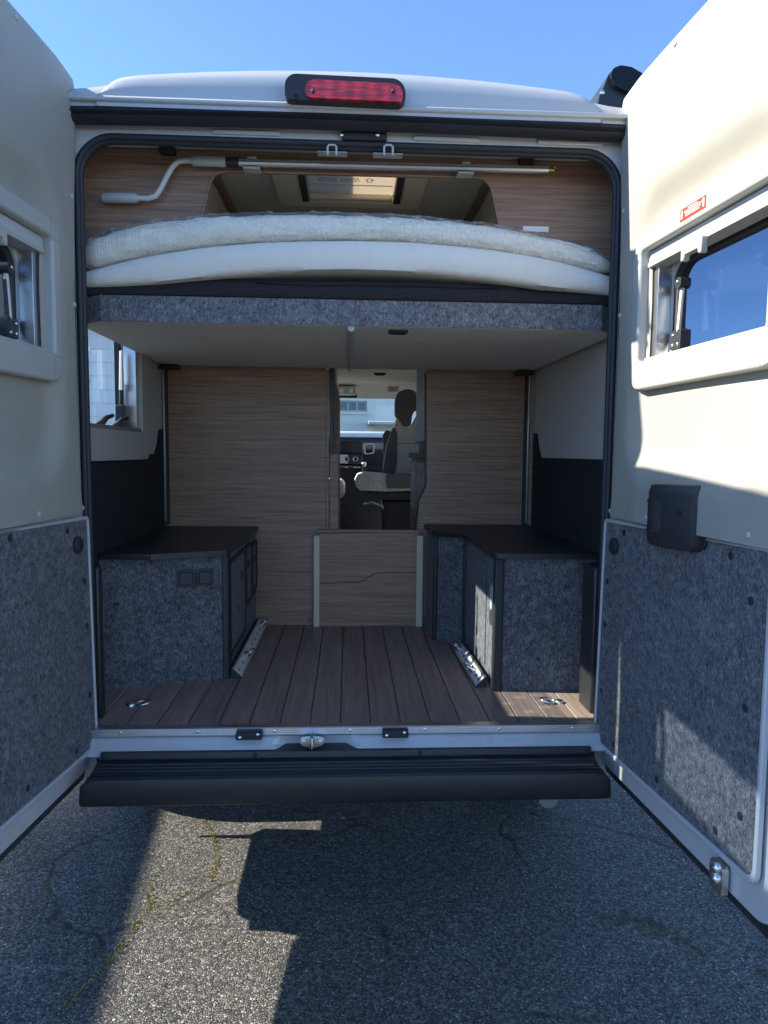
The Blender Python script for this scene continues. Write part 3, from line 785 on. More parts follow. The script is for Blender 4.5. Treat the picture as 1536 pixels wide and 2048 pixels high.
        br = put(plate('foot_bracket', 'aluminium', None, rrect(.618, .452, .668, .528, (.004, .004, .024, .024), 8), [], -.004, .012, fn, bevel=.003))
        for z in (.508, .482):
            put(MB().disc(fn(.643, z, .012), fn(0, 0, 1), .014, .004, 18, .006).obj('bracket_bolt', 'zinc', None, 50))
    return d
rear_door(-1); rear_door(1)

# ------------------------------------------------------------------ inside: walls of the load space
wl_top = 1.438
for s in (-1, 1):
    if s < 0:
        y0, y1, z0, z1 = WIN_L
        zc = 2.40
        m = MB()
        m.box((-.935, .042, wl_top), (-.915, y0+.02, zc)); m.box((-.935, y1-.02, wl_top), (-.915, 1.36, zc))
        m.box((-.935, y0+.02, wl_top), (-.915, y1-.02, z0+.01)); m.box((-.935, y0+.02, z1-.01), (-.915, y1-.02, zc))
        van.mb(m, 'wall_lining', 'wall_felt')
    else:
        van.box('wall_lining', 'wall_felt', (.915, .042, wl_top), (.935, 1.36, 2.40))
    van.box('pillar_return', 'rubber', (s*.829, .0335, FZ), (s*.93, .0415, 2.38))
    # black lower lining, whose corner by the partition steps up in a rounded wedge
    lo = [(.042, FZ), (.042, wl_top+.004), (1.12, wl_top+.004), (1.17, wl_top+.05), (1.20, wl_top+.12), (1.36, wl_top+.13), (1.36, FZ)]
    o = plate('lower_lining', 'wall_black', None, round_poly(lo, [0, 0, .03, .03, .04, 0, 0]), [], .908, .927, lambda a, b, d: (s*d, a, b), bevel=.004); van(o)
    van.box('pillar_cover', 'black_laminate', (s*.808, .062, FZ), (s*.90, .10 if s < 0 else .18, 1.085), .008)
# left rear window, set into the side wall
y0, y1, z0, z1 = WIN_L
wf = plate('side_window', 'white_plastic', None, rrect(y0-.10, z0-.115, y1+.10, z1+.10, .05, 6), [rrect(y0, z0, y1, z1, .012, 4)], -.925, -.888, lambda a, b, d: (d, a, b), bevel=.012, seg=3); van(wf)
def wput(o): o.parent = wf; return o
fw = lambda a, b, d: (d, a, b)
wput(plate('window_reveal', 'grey_plastic', None, rrect(y0-.002, z0-.002, y1+.002, z1+.002, .012, 3), [rrect(y0+.03, z0+.012, y1-.03, z1-.012, .06, 6)], -.962, -.952, fw))
wput(plate('window_rubber', 'rubber', None, rrect(y0+.01, z0+.004, y1-.03, z1-.004, .06, 6), [rrect(y0+.035, z0+.022, y1-.055, z1-.022, .055, 6)], -.9845, -.9625, fw))
for a in (y0+.002, y1-.045):
    wput(plate('side_track', 'aluminium', None, rrect(a, z0, a+.042, z1, .003, 2), [], -.951, -.90, fw, bevel=.004))
wput(plate('flyscreen_bar', 'print_grey', None, rrect(y0, z0, y1, z0+.016, .003, 2), [], -.951, -.895, fw, bevel=.003))
wput(plate('window_pane', 'side_glass', None, rrect(y0+.0, z0-.01, y1-.02, z1+.01, .05, 5), [], -.993, -.989, fw))
holes_ = []
for (a, b) in ((.05, .165), (.095, .115), (.06, .065), (.03, .115), (.14, .155), (.20, .165), (.17, .075), (.235, .110), (.23, .05), (.125, .040), (.26, .155)):
    holes_.append([(y0+a+.012*math.cos(2*math.pi*k/14), z0+.015+b+.012*math.sin(2*math.pi*k/14)) for k in range(14)][::-1])
wput(plate('reflection_sheet', 'reflection_tint', None, [(y0+.01, z0+.025), (.44, z0+.025), (.42, z0+.205), (y0+.01, z0+.205)], holes_, -.9865, -.9855, fw))  # dotted reflection in the glass, drawn as a faint tinted sheet with holes
wput(MB().tube([(-.955, y1-.085, z0+.04), (-.95, y1-.08, z0+.20)], .008, 8).obj('stay_arm', 'black_plastic', None, 60))
wput(MB().tube([(-.948, y1-.092, z0+.17), (-.945, y1-.086, z0+.33)], .008, 8).obj('stay_arm', 'grey_enamel', None, 60))
wput(MB().tube([(-.94, y1-.102, z0+.17), (-.94, y1-.096, z0+.33)], .005, 8).obj('stay_arm', 'grey_enamel', None, 60))
wput(plate('stay_hinge', 'black_plastic', None, rrect(y1-.115, z0+.02, y1-.07, z0+.11, .008, 3), [], -.965, -.935, fw, bevel=.004))
for yy in (.48, .66):
    wput(MB().tube([(-.95, yy, z0+.015), (-.925, yy, z0+.03), (-.915, yy+.01, z0+.045), (-.905, yy+.05, z0+.055)], [.014, .013, .010, .007], 8).obj('window_latch', 'black_plastic', None, 60))

# headliner of the load space with skylight
hz = 2.418
plate('headliner', 'ceiling', van.o, [(-.885, .06), (.885, .06), (.885, 3.3), (-.885, 3.3)], [[(SKY[0], SKY[2]), (SKY[1], SKY[2]), (SKY[1], SKY[3]), (SKY[0], SKY[3])]], hz, hz+.012, lambda a, b, d: (a, b-2.8, d))
def near_ceiling(px, py): return PZ(px, py, hz)
sk = plate('skylight', 'cream', None, round_poly([(-.275, .19), (.26, .19), (.26, .585), (-.275, .585)], .04), [[(SKY[0], SKY[2]+.005), (SKY[1], SKY[2]+.005), (SKY[1], SKY[3]-.03), (SKY[0], SKY[3]-.03)]], hz-.022, hz-.002, lambda a, b, d: (a, b, d), bevel=.008, seg=3); van(sk)
for s0 in (SKY[0]-.012, SKY[1]-.012):
    o = box('guide_rail', 'black_plastic', None, (s0, SKY[2]+.006, hz-.026), (s0+.024, SKY[3]-.035, hz-.001), .002); o.parent = sk
    o = box('rail_edge', 'aluminium', None, (s0+.0242, SKY[2]+.006, hz-.0265), (s0+.0285, SKY[3]-.035, hz-.001)); o.parent = sk
o = box('blind_sheet', 'blind_cloth', None, (SKY[0]+.012, SKY[2]+.005, hz+.006), (SKY[1]-.012, SKY[3]-.04, hz+.010)); o.parent = sk
o = box('blind_fold', 'cream', None, (SKY[0]+.02, .425, hz+.002), (SKY[1]-.02, .428, hz+.0055)); o.parent = sk
o = box('blind_bar', 'cream', None, (SKY[0]+.015, SKY[3]-.055, hz-.018), (SKY[1]-.015, SKY[3]-.031, hz+.005), .006); o.parent = sk
for k in range(4):                       # printed operating notes on the blind
    for a0 in (-.125, -.045):
        a = a0
        while a < a0+.070:
            w = random.uniform(.005, .012); o = box('print', 'print_grey', None, (a, .366+.010*k, hz+.0052), (min(a+w, a0+.070), .3695+.010*k, hz+.0058)); o.parent = sk; a += w+.003
ar = [(-.009, .03), (.009, .03), (.009, .012), (.019, .012), (0, -.006), (-.019, .012), (-.009, .012)]
ari = [(-.006, .027), (.006, .027), (.006, .009), (.012, .009), (0, -.001), (-.012, .009), (-.006, .009)]
o = plate('print_arrow', 'print_grey', None, [(a+.06, b+.37) for a, b in ar], [[(a+.06, b+.37) for a, b in ari]], hz+.0052, hz+.0058, lambda a, b, d: (a, b, d)); o.parent = sk
# side lockers under the ceiling, beyond the cut-out of the header panel
for s in (-1, 1):
    m = MB(); x0 = s*.47; x1 = s*.42
    van.box('ceiling_trim', 'walnut', (s*.462, .17, hz-.014), (s*.487, 1.3, hz-.0005))
    m.add([(s*.490, .17, hz-.002), (s*.490, 1.3, hz-.002), (s*.62, 1.3, 2.08), (s*.62, .17, 2.08), (s*.52, .17, hz-.002), (s*.52, 1.3, hz-.002), (s*.65, 1.3, 2.08), (s*.65, .17, 2.08)],
          [(0, 1, 2, 3), (4, 5, 6, 7), (0, 4, 5, 1), (1, 5, 6, 2), (2, 6, 7, 3), (3, 7, 4, 0)])
    van.mb(m, 'side_coving', 'cream')

# ------------------------------------------------------------------ header panel with cut-out
HY_ = .15
hd = Th('header_panel', 'walnut veneer panel with trapezoid cut-out above the mattress', 'panel', (0, HY_, 2.0))
def hp_(px, py): p = PY(px, py, HY_); return (p.x, p.z)
cut = round_poly([hp_(425, 342), hp_(978, 356), hp_(1002, 470), hp_(398, 470)], [.06, .06, .01, .01], 6)
outl = rrect(-.885, 2.06, .885, 2.412, (.01, .01, .10, .10), 6)
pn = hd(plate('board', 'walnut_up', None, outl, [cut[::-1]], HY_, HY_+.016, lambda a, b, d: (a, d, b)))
ed = hd(MB().tube([(a, HY_-.001, b) for a, b in cut], .004, 6, True).obj('edge_band', 'walnut', None, 60))
for (xa, xb, ya, yb) in ((318, 350, 291, 308), (1040, 1068, 309, 334)):
    a = PY(xa, ya, HY_-.02); b = PY(xb, yb, HY_-.02)
    hd.box('latch_block', 'black_plastic', (a.x, HY_-.028, b.z), (b.x, HY_-.0005, a.z), .004)
    hd.box('latch_cap', 'black_plastic', ((a.x*.75+b.x*.25), HY_-.020, a.z-.002), ((a.x*.25+b.x*.75), HY_-.0005, a.z+.03), .003)
a = PY(1046, 452, HY_-.002); b = PY(1097, 464, HY_-.002)
hd.box('paper_note', 'sticker_white', (a.x, HY_-.0022, b.z), (b.x, HY_-.0005, a.z))

# awning crank held on the panel by two clips
cy = HY_-.032
ck = Th('awning_crank', 'grey cranked awning winding rod clipped across the walnut header panel', 'crank', (0, cy, 2.2))
def cp(px, py): return PY(px, py, cy)
pts = [cp(272, 396), cp(296, 397)]
for k in range(8):
    t = k/7; p = [(296, 397), (312, 392), (322, 376), (334, 352), (344, 335), (356, 323), (372, 321), (386, 322)][k]; pts.append(cp(*p))
ck.mb(MB().tube(pts, .0085, 10), 'bent_rod', 'grey_enamel', 60)
ck.mb(MB().tube([cp(205, 396), cp(208, 396), cp(270, 396), cp(275, 396)], [.011, .0145, .0155, .013], 14), 'end_grip', 'handle_grip', 50)
ck.mb(MB().tube([cp(384, 322), cp(388, 322), cp(450, 324), cp(453, 324)], [.013, .0155, .0155, .013], 14), 'upper_grip', 'handle_grip', 50)
ck.mb(MB().tube([cp(452, 324), cp(478, 325)], .0145, 14), 'collar', 'black_plastic', 50)
ck.mb(MB().tube([cp(477, 326), cp(1096, 340)], .0118, 14), 'rod', 'aluminium', 50)
ck.mb(MB().tube([cp(1095, 340), cp(1108, 340.5)], .005, 10), 'hook_shank', 'brass', 50)
ck.mb(MB().tube([cp(1107, 334), cp(1112, 336), cp(1110, 340), cp(1112, 344), cp(1107, 347)], .003, 8), 'hook', 'brass', 50)
for px, py in ((503, 327), (931, 337)):
    c = cp(px, py)
    k = ck.mb(MB().box((c.x-.026, cy-.010, c.z-.019), (c.x+.026, HY_-.0005, c.z-.012)).box((c.x-.012, cy-.010, c.z+.012), (c.x+.016, HY_-.0005, c.z+.018)).box((c.x-.014, cy+.014, c.z-.016), (c.x+.016, HY_-.0005, c.z+.016)), 'clip', 'grey_plastic', bevel=.002)

# ------------------------------------------------------------------ bed
BY0 = .12; BZ = 1.868
bd = Th('bed_platform', 'raised transverse bed base with grey felt front edge and pale underside', 'bed', (0, .7, BZ))
bo = [(-.80, BY0+.004), (.822, BY0+.004), (.895, BY0+.07), (.900, 1.27), (-.900, 1.27), (-.895, BY0+.07)]
o = plate('underside_board', 'bed_board', None, bo, [], BZ, BZ+.012, lambda a, b, d: (a, b, d)); bd(o)
fo_ = [(-.800, BY0-.004), (.822, BY0-.004), (.898, BY0+.065), (.898, BY0+.067), (.823, BY0+.0035), (-.801, BY0+.0035), (-.898, BY0+.067), (-.898, BY0+.065)]
o = plate('felt_edge', 'felt_light', None, fo_, [], BZ+.001, BZ+.082, lambda a, b, d: (a, b, d)); bd(o)
bd.box('slat_frame', 'mesh_black', (-.79, BY0+.004, BZ+.0125), (.81, 1.27, BZ+.082))
c = PY(701, 700, .5)
m = MB(); xa = PZ(701, 690, BZ).x
m.rings([[(xa-.011+.0, y, BZ-.0003), (xa-.010, y, BZ-.010), (xa-.004, y, BZ-.016), (xa+.006, y, BZ-.016), (xa+.012, y, BZ-.010), (xa+.013, y, BZ-.0003)] for y in (BY0+.006, 1.262)])
bd.mb(m, 'stiffening_profile', 'white_plastic', 50)
for (px, py, w, d_) in ((796, 661, .033, .022), (760, 746, .030, .020)):
    p = PZ(px, py, BZ); hh = bd.box('pull_handle', 'black_plastic', (p.x-w, p.y-d_, BZ-.010), (p.x+w, p.y+d_, BZ-.0005), .004)
    o = box('handle_recess', 'wall_black', None, (p.x-w*.7, p.y-d_*.6, BZ-.0125), (p.x+w*.7, p.y+d_*.6, BZ-.0103), .001); o.parent = hh; o.matrix_parent_inverse = Matrix()
for yy in (BY0+.018, .45, .80, 1.22):
    for k in range(9):
        xx = -.78+.195*k+(.0 if yy < .2 else .05)
        if abs(xx-xa) < .03: continue
        bd.mb(MB().disc((xx, yy, BZ-.0002), (0, 0, -1), .004, .0008, 8, .001), 'screw', 'zinc', 40)
# black spacer mesh between base and mattress, folded back in the middle
bow = lambda x: max(0, 1-(x/.80)**2)
m = MB(); rs = []
for i in range(61):
    x = -.855+1.71*i/60; z0 = BZ+.0825
    h = .052+.020*max(0, 1-abs(x/.62)**6)
    w = .004*noise.noise((x*6, 0, 3))
    rs.append([(x, .22, z0), (x, BY0+.012+w, z0), (x, BY0+.004+w, z0+.008), (x, BY0+.010+w, z0+h*.62), (x, BY0+.030+w, z0+h*.94), (x, .22, z0+h)])
m.rings(rs); bd.mb(m, 'spacer_mesh', 'mesh_fabric', 60)
m = MB(); rs = []
for i in range(41):
    x = -.31+.79*i/40; z0 = BZ+.134; t = min(1, (i+.5)/6, (40.5-i)/6)
    rs.append([(x, BY0+.020+.015*math.cos(a), z0+.010*t*math.sin(a)+.002*math.sin(x*9)) for a in [2*math.pi*k/8 for k in range(8)]])
m.rings(rs); bd.mb(m, 'mesh_fold', 'mesh_fabric', 60)
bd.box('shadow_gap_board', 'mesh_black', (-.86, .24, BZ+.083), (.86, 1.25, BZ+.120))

def px_curve(pts, Y):
    w = [PY(a, b, Y) for a, b in pts]
    def f(x):
        if x <= w[0].x: return w[0].z
        for p, q in zip(w, w[1:]):
            if x <= q.x:
                t = (x-p.x)/(q.x-p.x); return p.z+(q.z-p.z)*t
        return w[-1].z
    def g(x): return sum(f(x+d) for d in (-.06, -.04, -.02, 0, .02, .04, .06))/7
    return g
MY = .10
m_bot = px_curve([(165, 572), (210, 571), (300, 566), (420, 553), (540, 543), (690, 539), (840, 544), (980, 558), (1100, 575), (1190, 583), (1225, 590)], MY)
m_top = px_curve([(165, 545), (185, 535), (300, 508), (420, 490), (540, 481), (690, 478), (840, 482), (980, 496), (1100, 515), (1190, 540), (1225, 552)], MY)
t_bot = px_curve([(165, 545), (185, 534), (300, 509), (420, 491), (540, 482), (690, 479), (840, 484), (980, 499), (1100, 520), (1190, 540), (1225, 552)], MY)
t_top = px_curve([(165, 478), (180, 463), (300, 437), (420, 424), (540, 420), (690, 421), (840, 428), (960, 440), (1080, 463), (1160, 480), (1205, 500), (1225, 515)], MY)
mt = Th('mattress', 'white bowed mattress lying on the raised bed base', 'mattress', (0, .7, 2.0))
m = MB(); rs = []
N = 90
for i in range(N+1):
    x = -.865+1.73*i/N; b = m_bot(x); t = m_top(x); e = 1-smoothstep(.80, .865, abs(x))*.35
    yf = MY+.03*(1-e)
    wob = .003*noise.noise((x*4, 1.3, 0))
    rs.append([(x, 1.22, b+.004), (x, yf+.03, b+.001), (x, yf+.006, b+.004), (x, yf-.002+wob, b+.016), (x, yf-.008+wob, (b+t)/2), (x, yf-.004+wob, t-.014), (x, yf+.008, t-.003), (x, yf+.03, t-.001), (x, 1.22, t)])
m.rings(rs); mt.mb(m, 'cover', 'mattress_cloth', 50)
tp = Th('mattress_topper', 'cream ribbed mattress topper still wrapped in clear plastic film', 'mattress topper', (0, .7, 2.1))
def topper(off, amp, seed, tuck):
    m = MB(); rs = []; N = 220; K = 18
    for i in range(N+1):
        x = -.872+1.744*i/N; b = t_bot(x)+.002; t = t_top(x); c = (b+t)/2; h = (t-b)/2
        e = math.sqrt(max(.02, 1-smoothstep(.78, .875, abs(x))**2))
        r = []
        for k in range(K+1):
            a = -math.pi/2-math.pi*k/K      # bottom -> front -> top
            ca, sa = math.cos(a), math.sin(a)
            sg = lambda v: math.copysign(abs(v)**.8, v)
            n1 = noise.noise((x*6+seed, k*.55, seed)); n2 = noise.noise((x*17-k*1.1+seed, k*.9, 2*seed)); n3 = noise.noise((x*38+k*2.2, k*1.3, seed))
            w = amp*(n1*.5+n2*.75+n3*.35+.5*(.25-abs(noise.noise((x*11+k*.8, k*.35-x*3, seed*3)))))
            y = MY+.045+(.052*e+off+w)*sg(ca); z = c+(h*e+off+w*.8)*sg(sa)
            if sa < -.3: z = max(z, b+.001*off)
            r.append((x, y, z))
        r += [(x, 1.2, t-.012), (x, 1.2, b+.004)]
        rs.append(r)
    m.rings(rs); return m
tp.mb(topper(-.006, .006, 3.1, 0), 'foam_topper', 'topper_cloth', 60)
tp.mb(topper(.003, .009, 8.7, 0), 'plastic_film', 'plastic_film', 60)

# ------------------------------------------------------------------ partition, doorway board
PYY = 1.30
lp_ = Th('wardrobe_panel', 'wide walnut wardrobe wall left of the narrow doorway', 'partition', (-.5, PYY, FZ))
lp_.box('board', 'walnut', (-.913, PYY, FZ), (-.122, PYY+.018, 2.05), .001)
lp_.box('edge_strip', 'walnut', (-.1215, PYY-.002, FZ+.478), (-.106, PYY+.022, 1.862), .002)
lp_.box('dark_edge', 'black_laminate', (-.105, PYY+.004, 1.45), (-.085, PYY+.05, 2.0), .002)
lp_.box('side_board', 'walnut', (-.1045, PYY+.02, FZ), (-.060, PYY+.06, 1.449), .001)
lp_.mb(MB().disc((PY(620, 1240, PYY).x, PYY, PY(620, 1240, PYY).z), (0, -1, 0), .013, .003, 16), 'screw_cap', 'terracotta', 40)
rp_ = Th('kitchen_end_panel', 'walnut panel right of the doorway with a notched lower edge', 'partition', (.6, PYY, FZ))
def q(px, py): p = PY(px, py, PYY); return (p.x, p.z)
pp = [(.913, FZ), (.913, 2.05), (q(853, 745)[0], 2.05), q(853, 972), q(839, 1002), q(834, 1062), (q(834, 1062)[0], FZ)]
rp_(plate('board', 'walnut', None, round_poly(pp, [0, 0, 0, .015, .015, 0, 0], 4), [], PYY, PYY+.018, lambda a, b, d: (a, d, b)))
rp_.mb(MB().tube([(a, PYY+.006, b) for a, b in (q(851, 745), q(851, 972), q(837.5, 1001), q(832.5, 1062))], .005, 6), 'edge_band', 'black_laminate', 60)
rp_.mb(MB().disc((PY(851, 1237, PYY).x, PYY, PY(851, 1237, PYY).z), (0, -1, 0), .013, .003, 16), 'screw_cap', 'terracotta', 40)
db = Th('doorway_board', 'low walnut board with a wavy joint closing the foot of the doorway', 'board', (.1, 1.27, FZ))
YB = 1.268
def qb(px, py): p = PY(px, py, YB); return (p.x, p.z)
def wave(dz):
    a = [qb(638, 1166.5), qb(714, 1165), qb(722, 1163), qb(748, 1148), qb(755, 1146), qb(836, 1144)]
    return [(x, z+dz) for x, z in a]
x0, x1 = qb(638, 1200)[0], qb(836, 1200)[0]
db(plate('upper_board', 'walnut', None, wave(.0014)+[(x1, qb(836, 1066)[1]), (x0, qb(638, 1066)[1])], [], YB, YB+.016, lambda a, b, d: (a, d, b), bevel=.001))
db(plate('lower_board', 'walnut', None, [(x0, FZ), (x1, FZ)]+wave(-.0014)[::-1], [], YB, YB+.016, lambda a, b, d: (a, d, b), bevel=.001))
db.box('backing', 'black_laminate', (x0, YB+.0165, FZ), (x1, YB+.022, 1.05))
db.box('top_rail', 'walnut', (x0-.012, YB+.0005, qb(700, 1065.5)[1]), (x1+.006, YB+.03, qb(700, 1060)[1]), .002)
for pa, pb in ((627.5, 639), (833.5, 844)):
    a = qb(pa, 1071); b = qb(pb, 1248)
    db.box('guide_strip', 'trim_strip', (a[0], YB-.012, FZ), (b[0], YB-.0005, a[1]), .002)
# vertical rails the bed slides on
for s in (-1, 1):
    r = Th('bed_rail', 'vertical bed lift rail with bright strip, by the %s wall' % ('left' if s < 0 else 'right'), 'rail', (s*.87, 1.24, FZ))
    xa = PY(316 if s < 0 else 1070, 900, 1.26).x; xb = PY(334 if s < 0 else 1050, 900, 1.26).x
    r.box('upright', 'walnut', (xa, 1.262, 1.06), ((xa*.45+xb*.55), 1.299, 1.866), .001)
    r.box('channel', 'black_plastic', ((xa*.45+xb*.55), 1.268, 1.10), (xb, 1.299, 1.866), .001)
    xm = xa*.30+xb*.70
    r.box('bright_strip', 'aluminium', (xm-.004, 1.262, 1.11), (xm+.004, 1.2675, 1.862), .001)
    r.box('end_block', 'black_plastic', (xm-.008, 1.258, 1.065), (xm+.008, 1.2675, 1.115), .002)
    r.box('carriage', 'black_plastic', (xm+(-.006 if s < 0 else .006), 1.20, 1.843), (xm+(.085 if s < 0 else -.085), 1.2575, 1.8635), .006)

# ------------------------------------------------------------------ storage boxes
def top_slab(th, poly, z0, z1, name='lid'):
    return th(plate(name, 'black_laminate', None, poly, [], z0, z1, lambda a, b, d: (a, b, d), bevel=.005, seg=3))
lb = Th('storage_box', 'grey felt storage box with two square sockets, on the left of the load floor', 'storage box', (-.65, .8, FZ))
A = PZ(205, 1378, FZ); B = PZ(462, 1358, FZ)
LT = PY(460, 1102, .42).z
ax, ay = -.905, .340; bx, by = B.x-.015, B.y+.005
poly = [(ax, ay), (bx, by), (bx, PYY-.002), (ax, PYY-.002)]
lb(plate('carcass', 'felt', None, poly, [], FZ, LT-.0205, lambda a, b, d: (a, b, d)))
def along(t, off=0.0):
    d = Vector((bx-ax, by-ay)).normalized(); n = Vector((d.y, -d.x)); p = Vector((ax, ay))+Vector((bx-ax, by-ay))*t+n*off; return p
p = Vector((bx, by))
prof = [(bx-.014, by-.010), (bx+.006, by-.006), (bx+.012, by+.006), (bx+.012, by+.045), (bx-.001, by+.045), (bx-.001, by-.001), (bx-.014, by-.004)]
lb(plate('corner_profile', 'black_plastic', None, prof, [], FZ, LT-.021, lambda a, b, d: (a, b, d), bevel=.003))
top_slab(lb, round_poly([(-.72, ay-.012), (bx+.016, by-.016), (bx+.016, PYY-.002), (-.72, PYY-.002)], [.002, .035, .004, .004], 5), LT-.02, LT)
top_slab(lb, [(-.906, ay-.006), (-.722, ay-.012), (-.722, PYY-.002), (-.906, PYY-.002)], LT-.02, LT, 'lid_side')
# felt flap and two small hatches in the side that faces the aisle, in black frames
sx = bx
for (y_0, y_1, z_0, z_1) in ((.475, .90, FZ+.075, LT-.05), (.925, 1.10, FZ+.18, LT-.05), (1.12, 1.285, FZ+.20, LT-.06)):
    fr = lb(plate('hatch_frame', 'black_plastic', None, round_poly([(y_0, z_0), (y_1, z_0), (y_1, z_1), (y_0, z_1)], .03, 5), [round_poly([(y_0+.014, z_0+.014), (y_1-.014, z_0+.014), (y_1-.014, z_1-.014), (y_0+.014, z_1-.014)], .02, 5)], sx+.0005, sx+.012, lambda a, b, d: (d, a, b), bevel=.003))
    o = plate('hatch_panel', 'felt', None, rrect(y_0+.0145, z_0+.0145, y_1-.0145, z_1-.0145, .02, 4), [], sx+.0005, sx+.006, lambda a, b, d: (d, a, b)); o.parent = fr
for (yy, zz) in ((.80, .93), (1.01, .95), (1.20, .78), (1.20, .94)):
    lb.mb(MB().disc((sx+.006, yy, zz), (1, 0, 0), .018, .004, 18, .003), 'turn_knob', 'black_plastic', 50)
dr = Vector((bx-ax, by-ay)).normalized(); ang = math.atan2(dr.y, dr.x)
for px, py in ((372, 1156), (410, 1154)):
    # intersect the pixel ray with the slanted front
    d = ray(px, py); nrm = Vector((dr.y, -dr.x)); t = (Vector((ax, ay))-CAM.xy).dot(nrm)/Vector((d.x, d.y)).dot(nrm); pt = CAM+d*t
    f2 = lambda a, b, dd, pt=pt: (pt.x+dr.x*a+nrm.x*dd, pt.y+dr.y*a+nrm.y*dd, pt.z+b)
    so_ = lb(plate('socket', 'black_plastic', None, rrect(-.0315, -.0315, .0315, .0315, .006, 4), [], .0005, .010, f2, bevel=.003))
    o = plate('socket_flap', 'black_laminate', None, rrect(-.022, -.022, .022, .022, .007, 4), [], .0105, .014, f2, bevel=.002); o.parent = so_
    o = plate('socket_groove', 'wall_black', None, rrect(-.0245, -.0245, .0245, .0245, .008, 4), [rrect(-.022, -.022, .022, .022, .007, 4)], .0100, .0108, f2); o.parent = so_

rb = Th('storage_box', 'grey felt storage box with slanted lit side, on the right of the load floor', 'storage box', (.68, .8, FZ))
pb_ = [(.396, PYY-.002), (.396, 1.02), (.522, .895), (.535, .305), (.86, .292), (.905, .292), (.905, PYY-.002)]
RT = PY(1100, 1107, .28).z
rb(plate('carcass', 'felt', None, pb_, [], FZ, RT-.0205, lambda a, b, d: (a, b, d)))
tp_ = [(.372, PYY-.002), (.377, 1.0), (.505, .875), (.512, .275), (.907, .270), (.907, PYY-.002)]
top_slab(rb, round_poly(tp_, [.004, .02, .02, .05, .004, .004], 5), RT-.02, RT)
def post(th, x, y, w0, w1, h):
    return th(MB().box((x-w0, y-w1, FZ), (x+w0, y+w1, h)).obj('corner_profile', 'black_plastic', None, None, .006, 3))
post(rb, .541, .308, .017, .017, RT-.021); post(rb, .397, 1.015, .010, .012, RT-.021); post(rb, .519, .900, .010, .012, RT-.021)
rb.box('side_board', 'felt', (.3955-.006, 1.03, FZ), (.3955, PYY-.003, RT-.021))
# aluminium handle plate on the slanted side
fx = lambda a, b, d: (.5265-d-.0005+(.60-a)*-.0, a, b)
hx_ = .5285
sl = (.535-.522)/(.305-.895)
fs = lambda a, b, d: (.535+(a-.305)*sl-d, a, b)
c = PX(970, 1172, .53)
hp2 = rb(plate('recessed_handle', 'aluminium', None, rrect(.345, .815, .392, .975, .02, 6), [], .0008, .006, fs, bevel=.002))
o = plate('handle_bowl', 'grey_plastic', None, rrect(.353, .875, .384, .965, .014, 5), [], .0062, .007, fs); o.parent = hp2
rb(plate('hatch_seam', 'wall_black', None, [(.47, FZ+.05), (.474, FZ+.05), (.474, RT-.12), (.47, RT-.12)], [], .0005, .0020, fs))

# ------------------------------------------------------------------ lashing rails and rings
def lashing_rail(p0, p1, label, side):
    p0 = Vector(p0); p1 = Vector(p1); d = (p1-p0).normalized(); n = Vector((d.y, -d.x, 0))*side       # n points to the aisle
    th = Th('lashing_rail', label, 'rail', p0, 'lashing rails at the foot of the boxes')
    def pr(prof, name, mat, a=0.0, b=None):
        L = (p1-p0).length if b is None else b
        return th(MB().rings([[p0+d*t+n*x+Vector((0, 0, z)) for x, z in prof] for t in (a, L)]).obj(name, mat, None, 40))
    K = .74
    sc_ = lambda prof: [(x*K, z*K) for x, z in prof]
    pr(sc_([(.0, .0), (.058, .0), (.060, .004), (.008, .055), (.0, .055)]), 'wedge_base', 'black_plastic')
    pr(sc_([(.0605, .0075), (.054, .0135), (.052, .0115), (.0585, .0055)]), 'lip', 'aluminium', .004)
    pr(sc_([(.016, .0515), (.0095, .058), (.0075, .056), (.014, .0495)]), 'lip', 'aluminium', .004)
    pr(sc_([(.0535, .0125), (.0155, .0500), (.014, .0485), (.052, .011)]), 'track', 'grey_enamel', .004)
    L = (p1-p0).length; nn = (n+Vector((0, 0, 1))).normalized()
    for k in range(9):
        c = p0+d*(L*(k+.5)/9)+n*.0345*K+Vector((0, 0, .0312*K)); th(MB().disc(c, nn, .007, .0006, 12).obj('track_slot', 'black_plastic', None, 40))
    for t in (.28, .93):
        c = p0+d*(L*t)+n*.036*K+Vector((0, 0, .034*K))
        st = th(MB().disc(c, nn, .013, .012, 16, .004).obj('stud', 'zinc', None, 40))
        cc = c+nn*.018+d*.02
        side2 = n.cross(nn).normalized(); pts = []
        for k in range(20):
            a = 2*math.pi*k/20; pts.append(cc+d*(.022*math.cos(a))+(nn*.55+n*.6).normalized()*(.019*math.sin(a)))
        o = MB().tube(pts, .0042, 8, True).obj('ring', 'zinc', None, 60); th(o)
    return th
e0 = PZ(486, 1352, FZ); e1 = PZ(530, 1250, FZ)
lashing_rail((bx+.014, .46, FZ), (bx+.014, 1.27, FZ), 'aluminium lashing rail at the foot of the left storage box', 1)
lashing_rail((.512, .335, FZ), (.504, .80, FZ), 'sunlit aluminium lashing rail at the foot of the right storage box', -1)
def d_ring(c, a, label):
    th = Th('lashing_ring', label, 'lashing ring', c, 'lashing rings on the load floor')
    c = Vector(c); d = Vector((math.cos(a), math.sin(a), 0)); n = Vector((-d.y, d.x, 0))
    th(MB().disc(c, (0, 0, 1), .016, .006, 18, .006).obj('stud', 'zinc', None, 50))
    pts = []
    for k in range(24):
        t = 2*math.pi*k/24; pts.append(c+d*(.040+.026*math.cos(t))+n*(.021*math.sin(t))+Vector((0, 0, .008+.004*math.cos(t))))
    th(MB().tube(pts, .0042, 8, True).obj('ring', 'zinc', None, 60))
p = PZ(262, 1411, FZ); d_ring((p.x, p.y, FZ), rad(5), 'steel lashing ring on the shaded left corner of the floor')
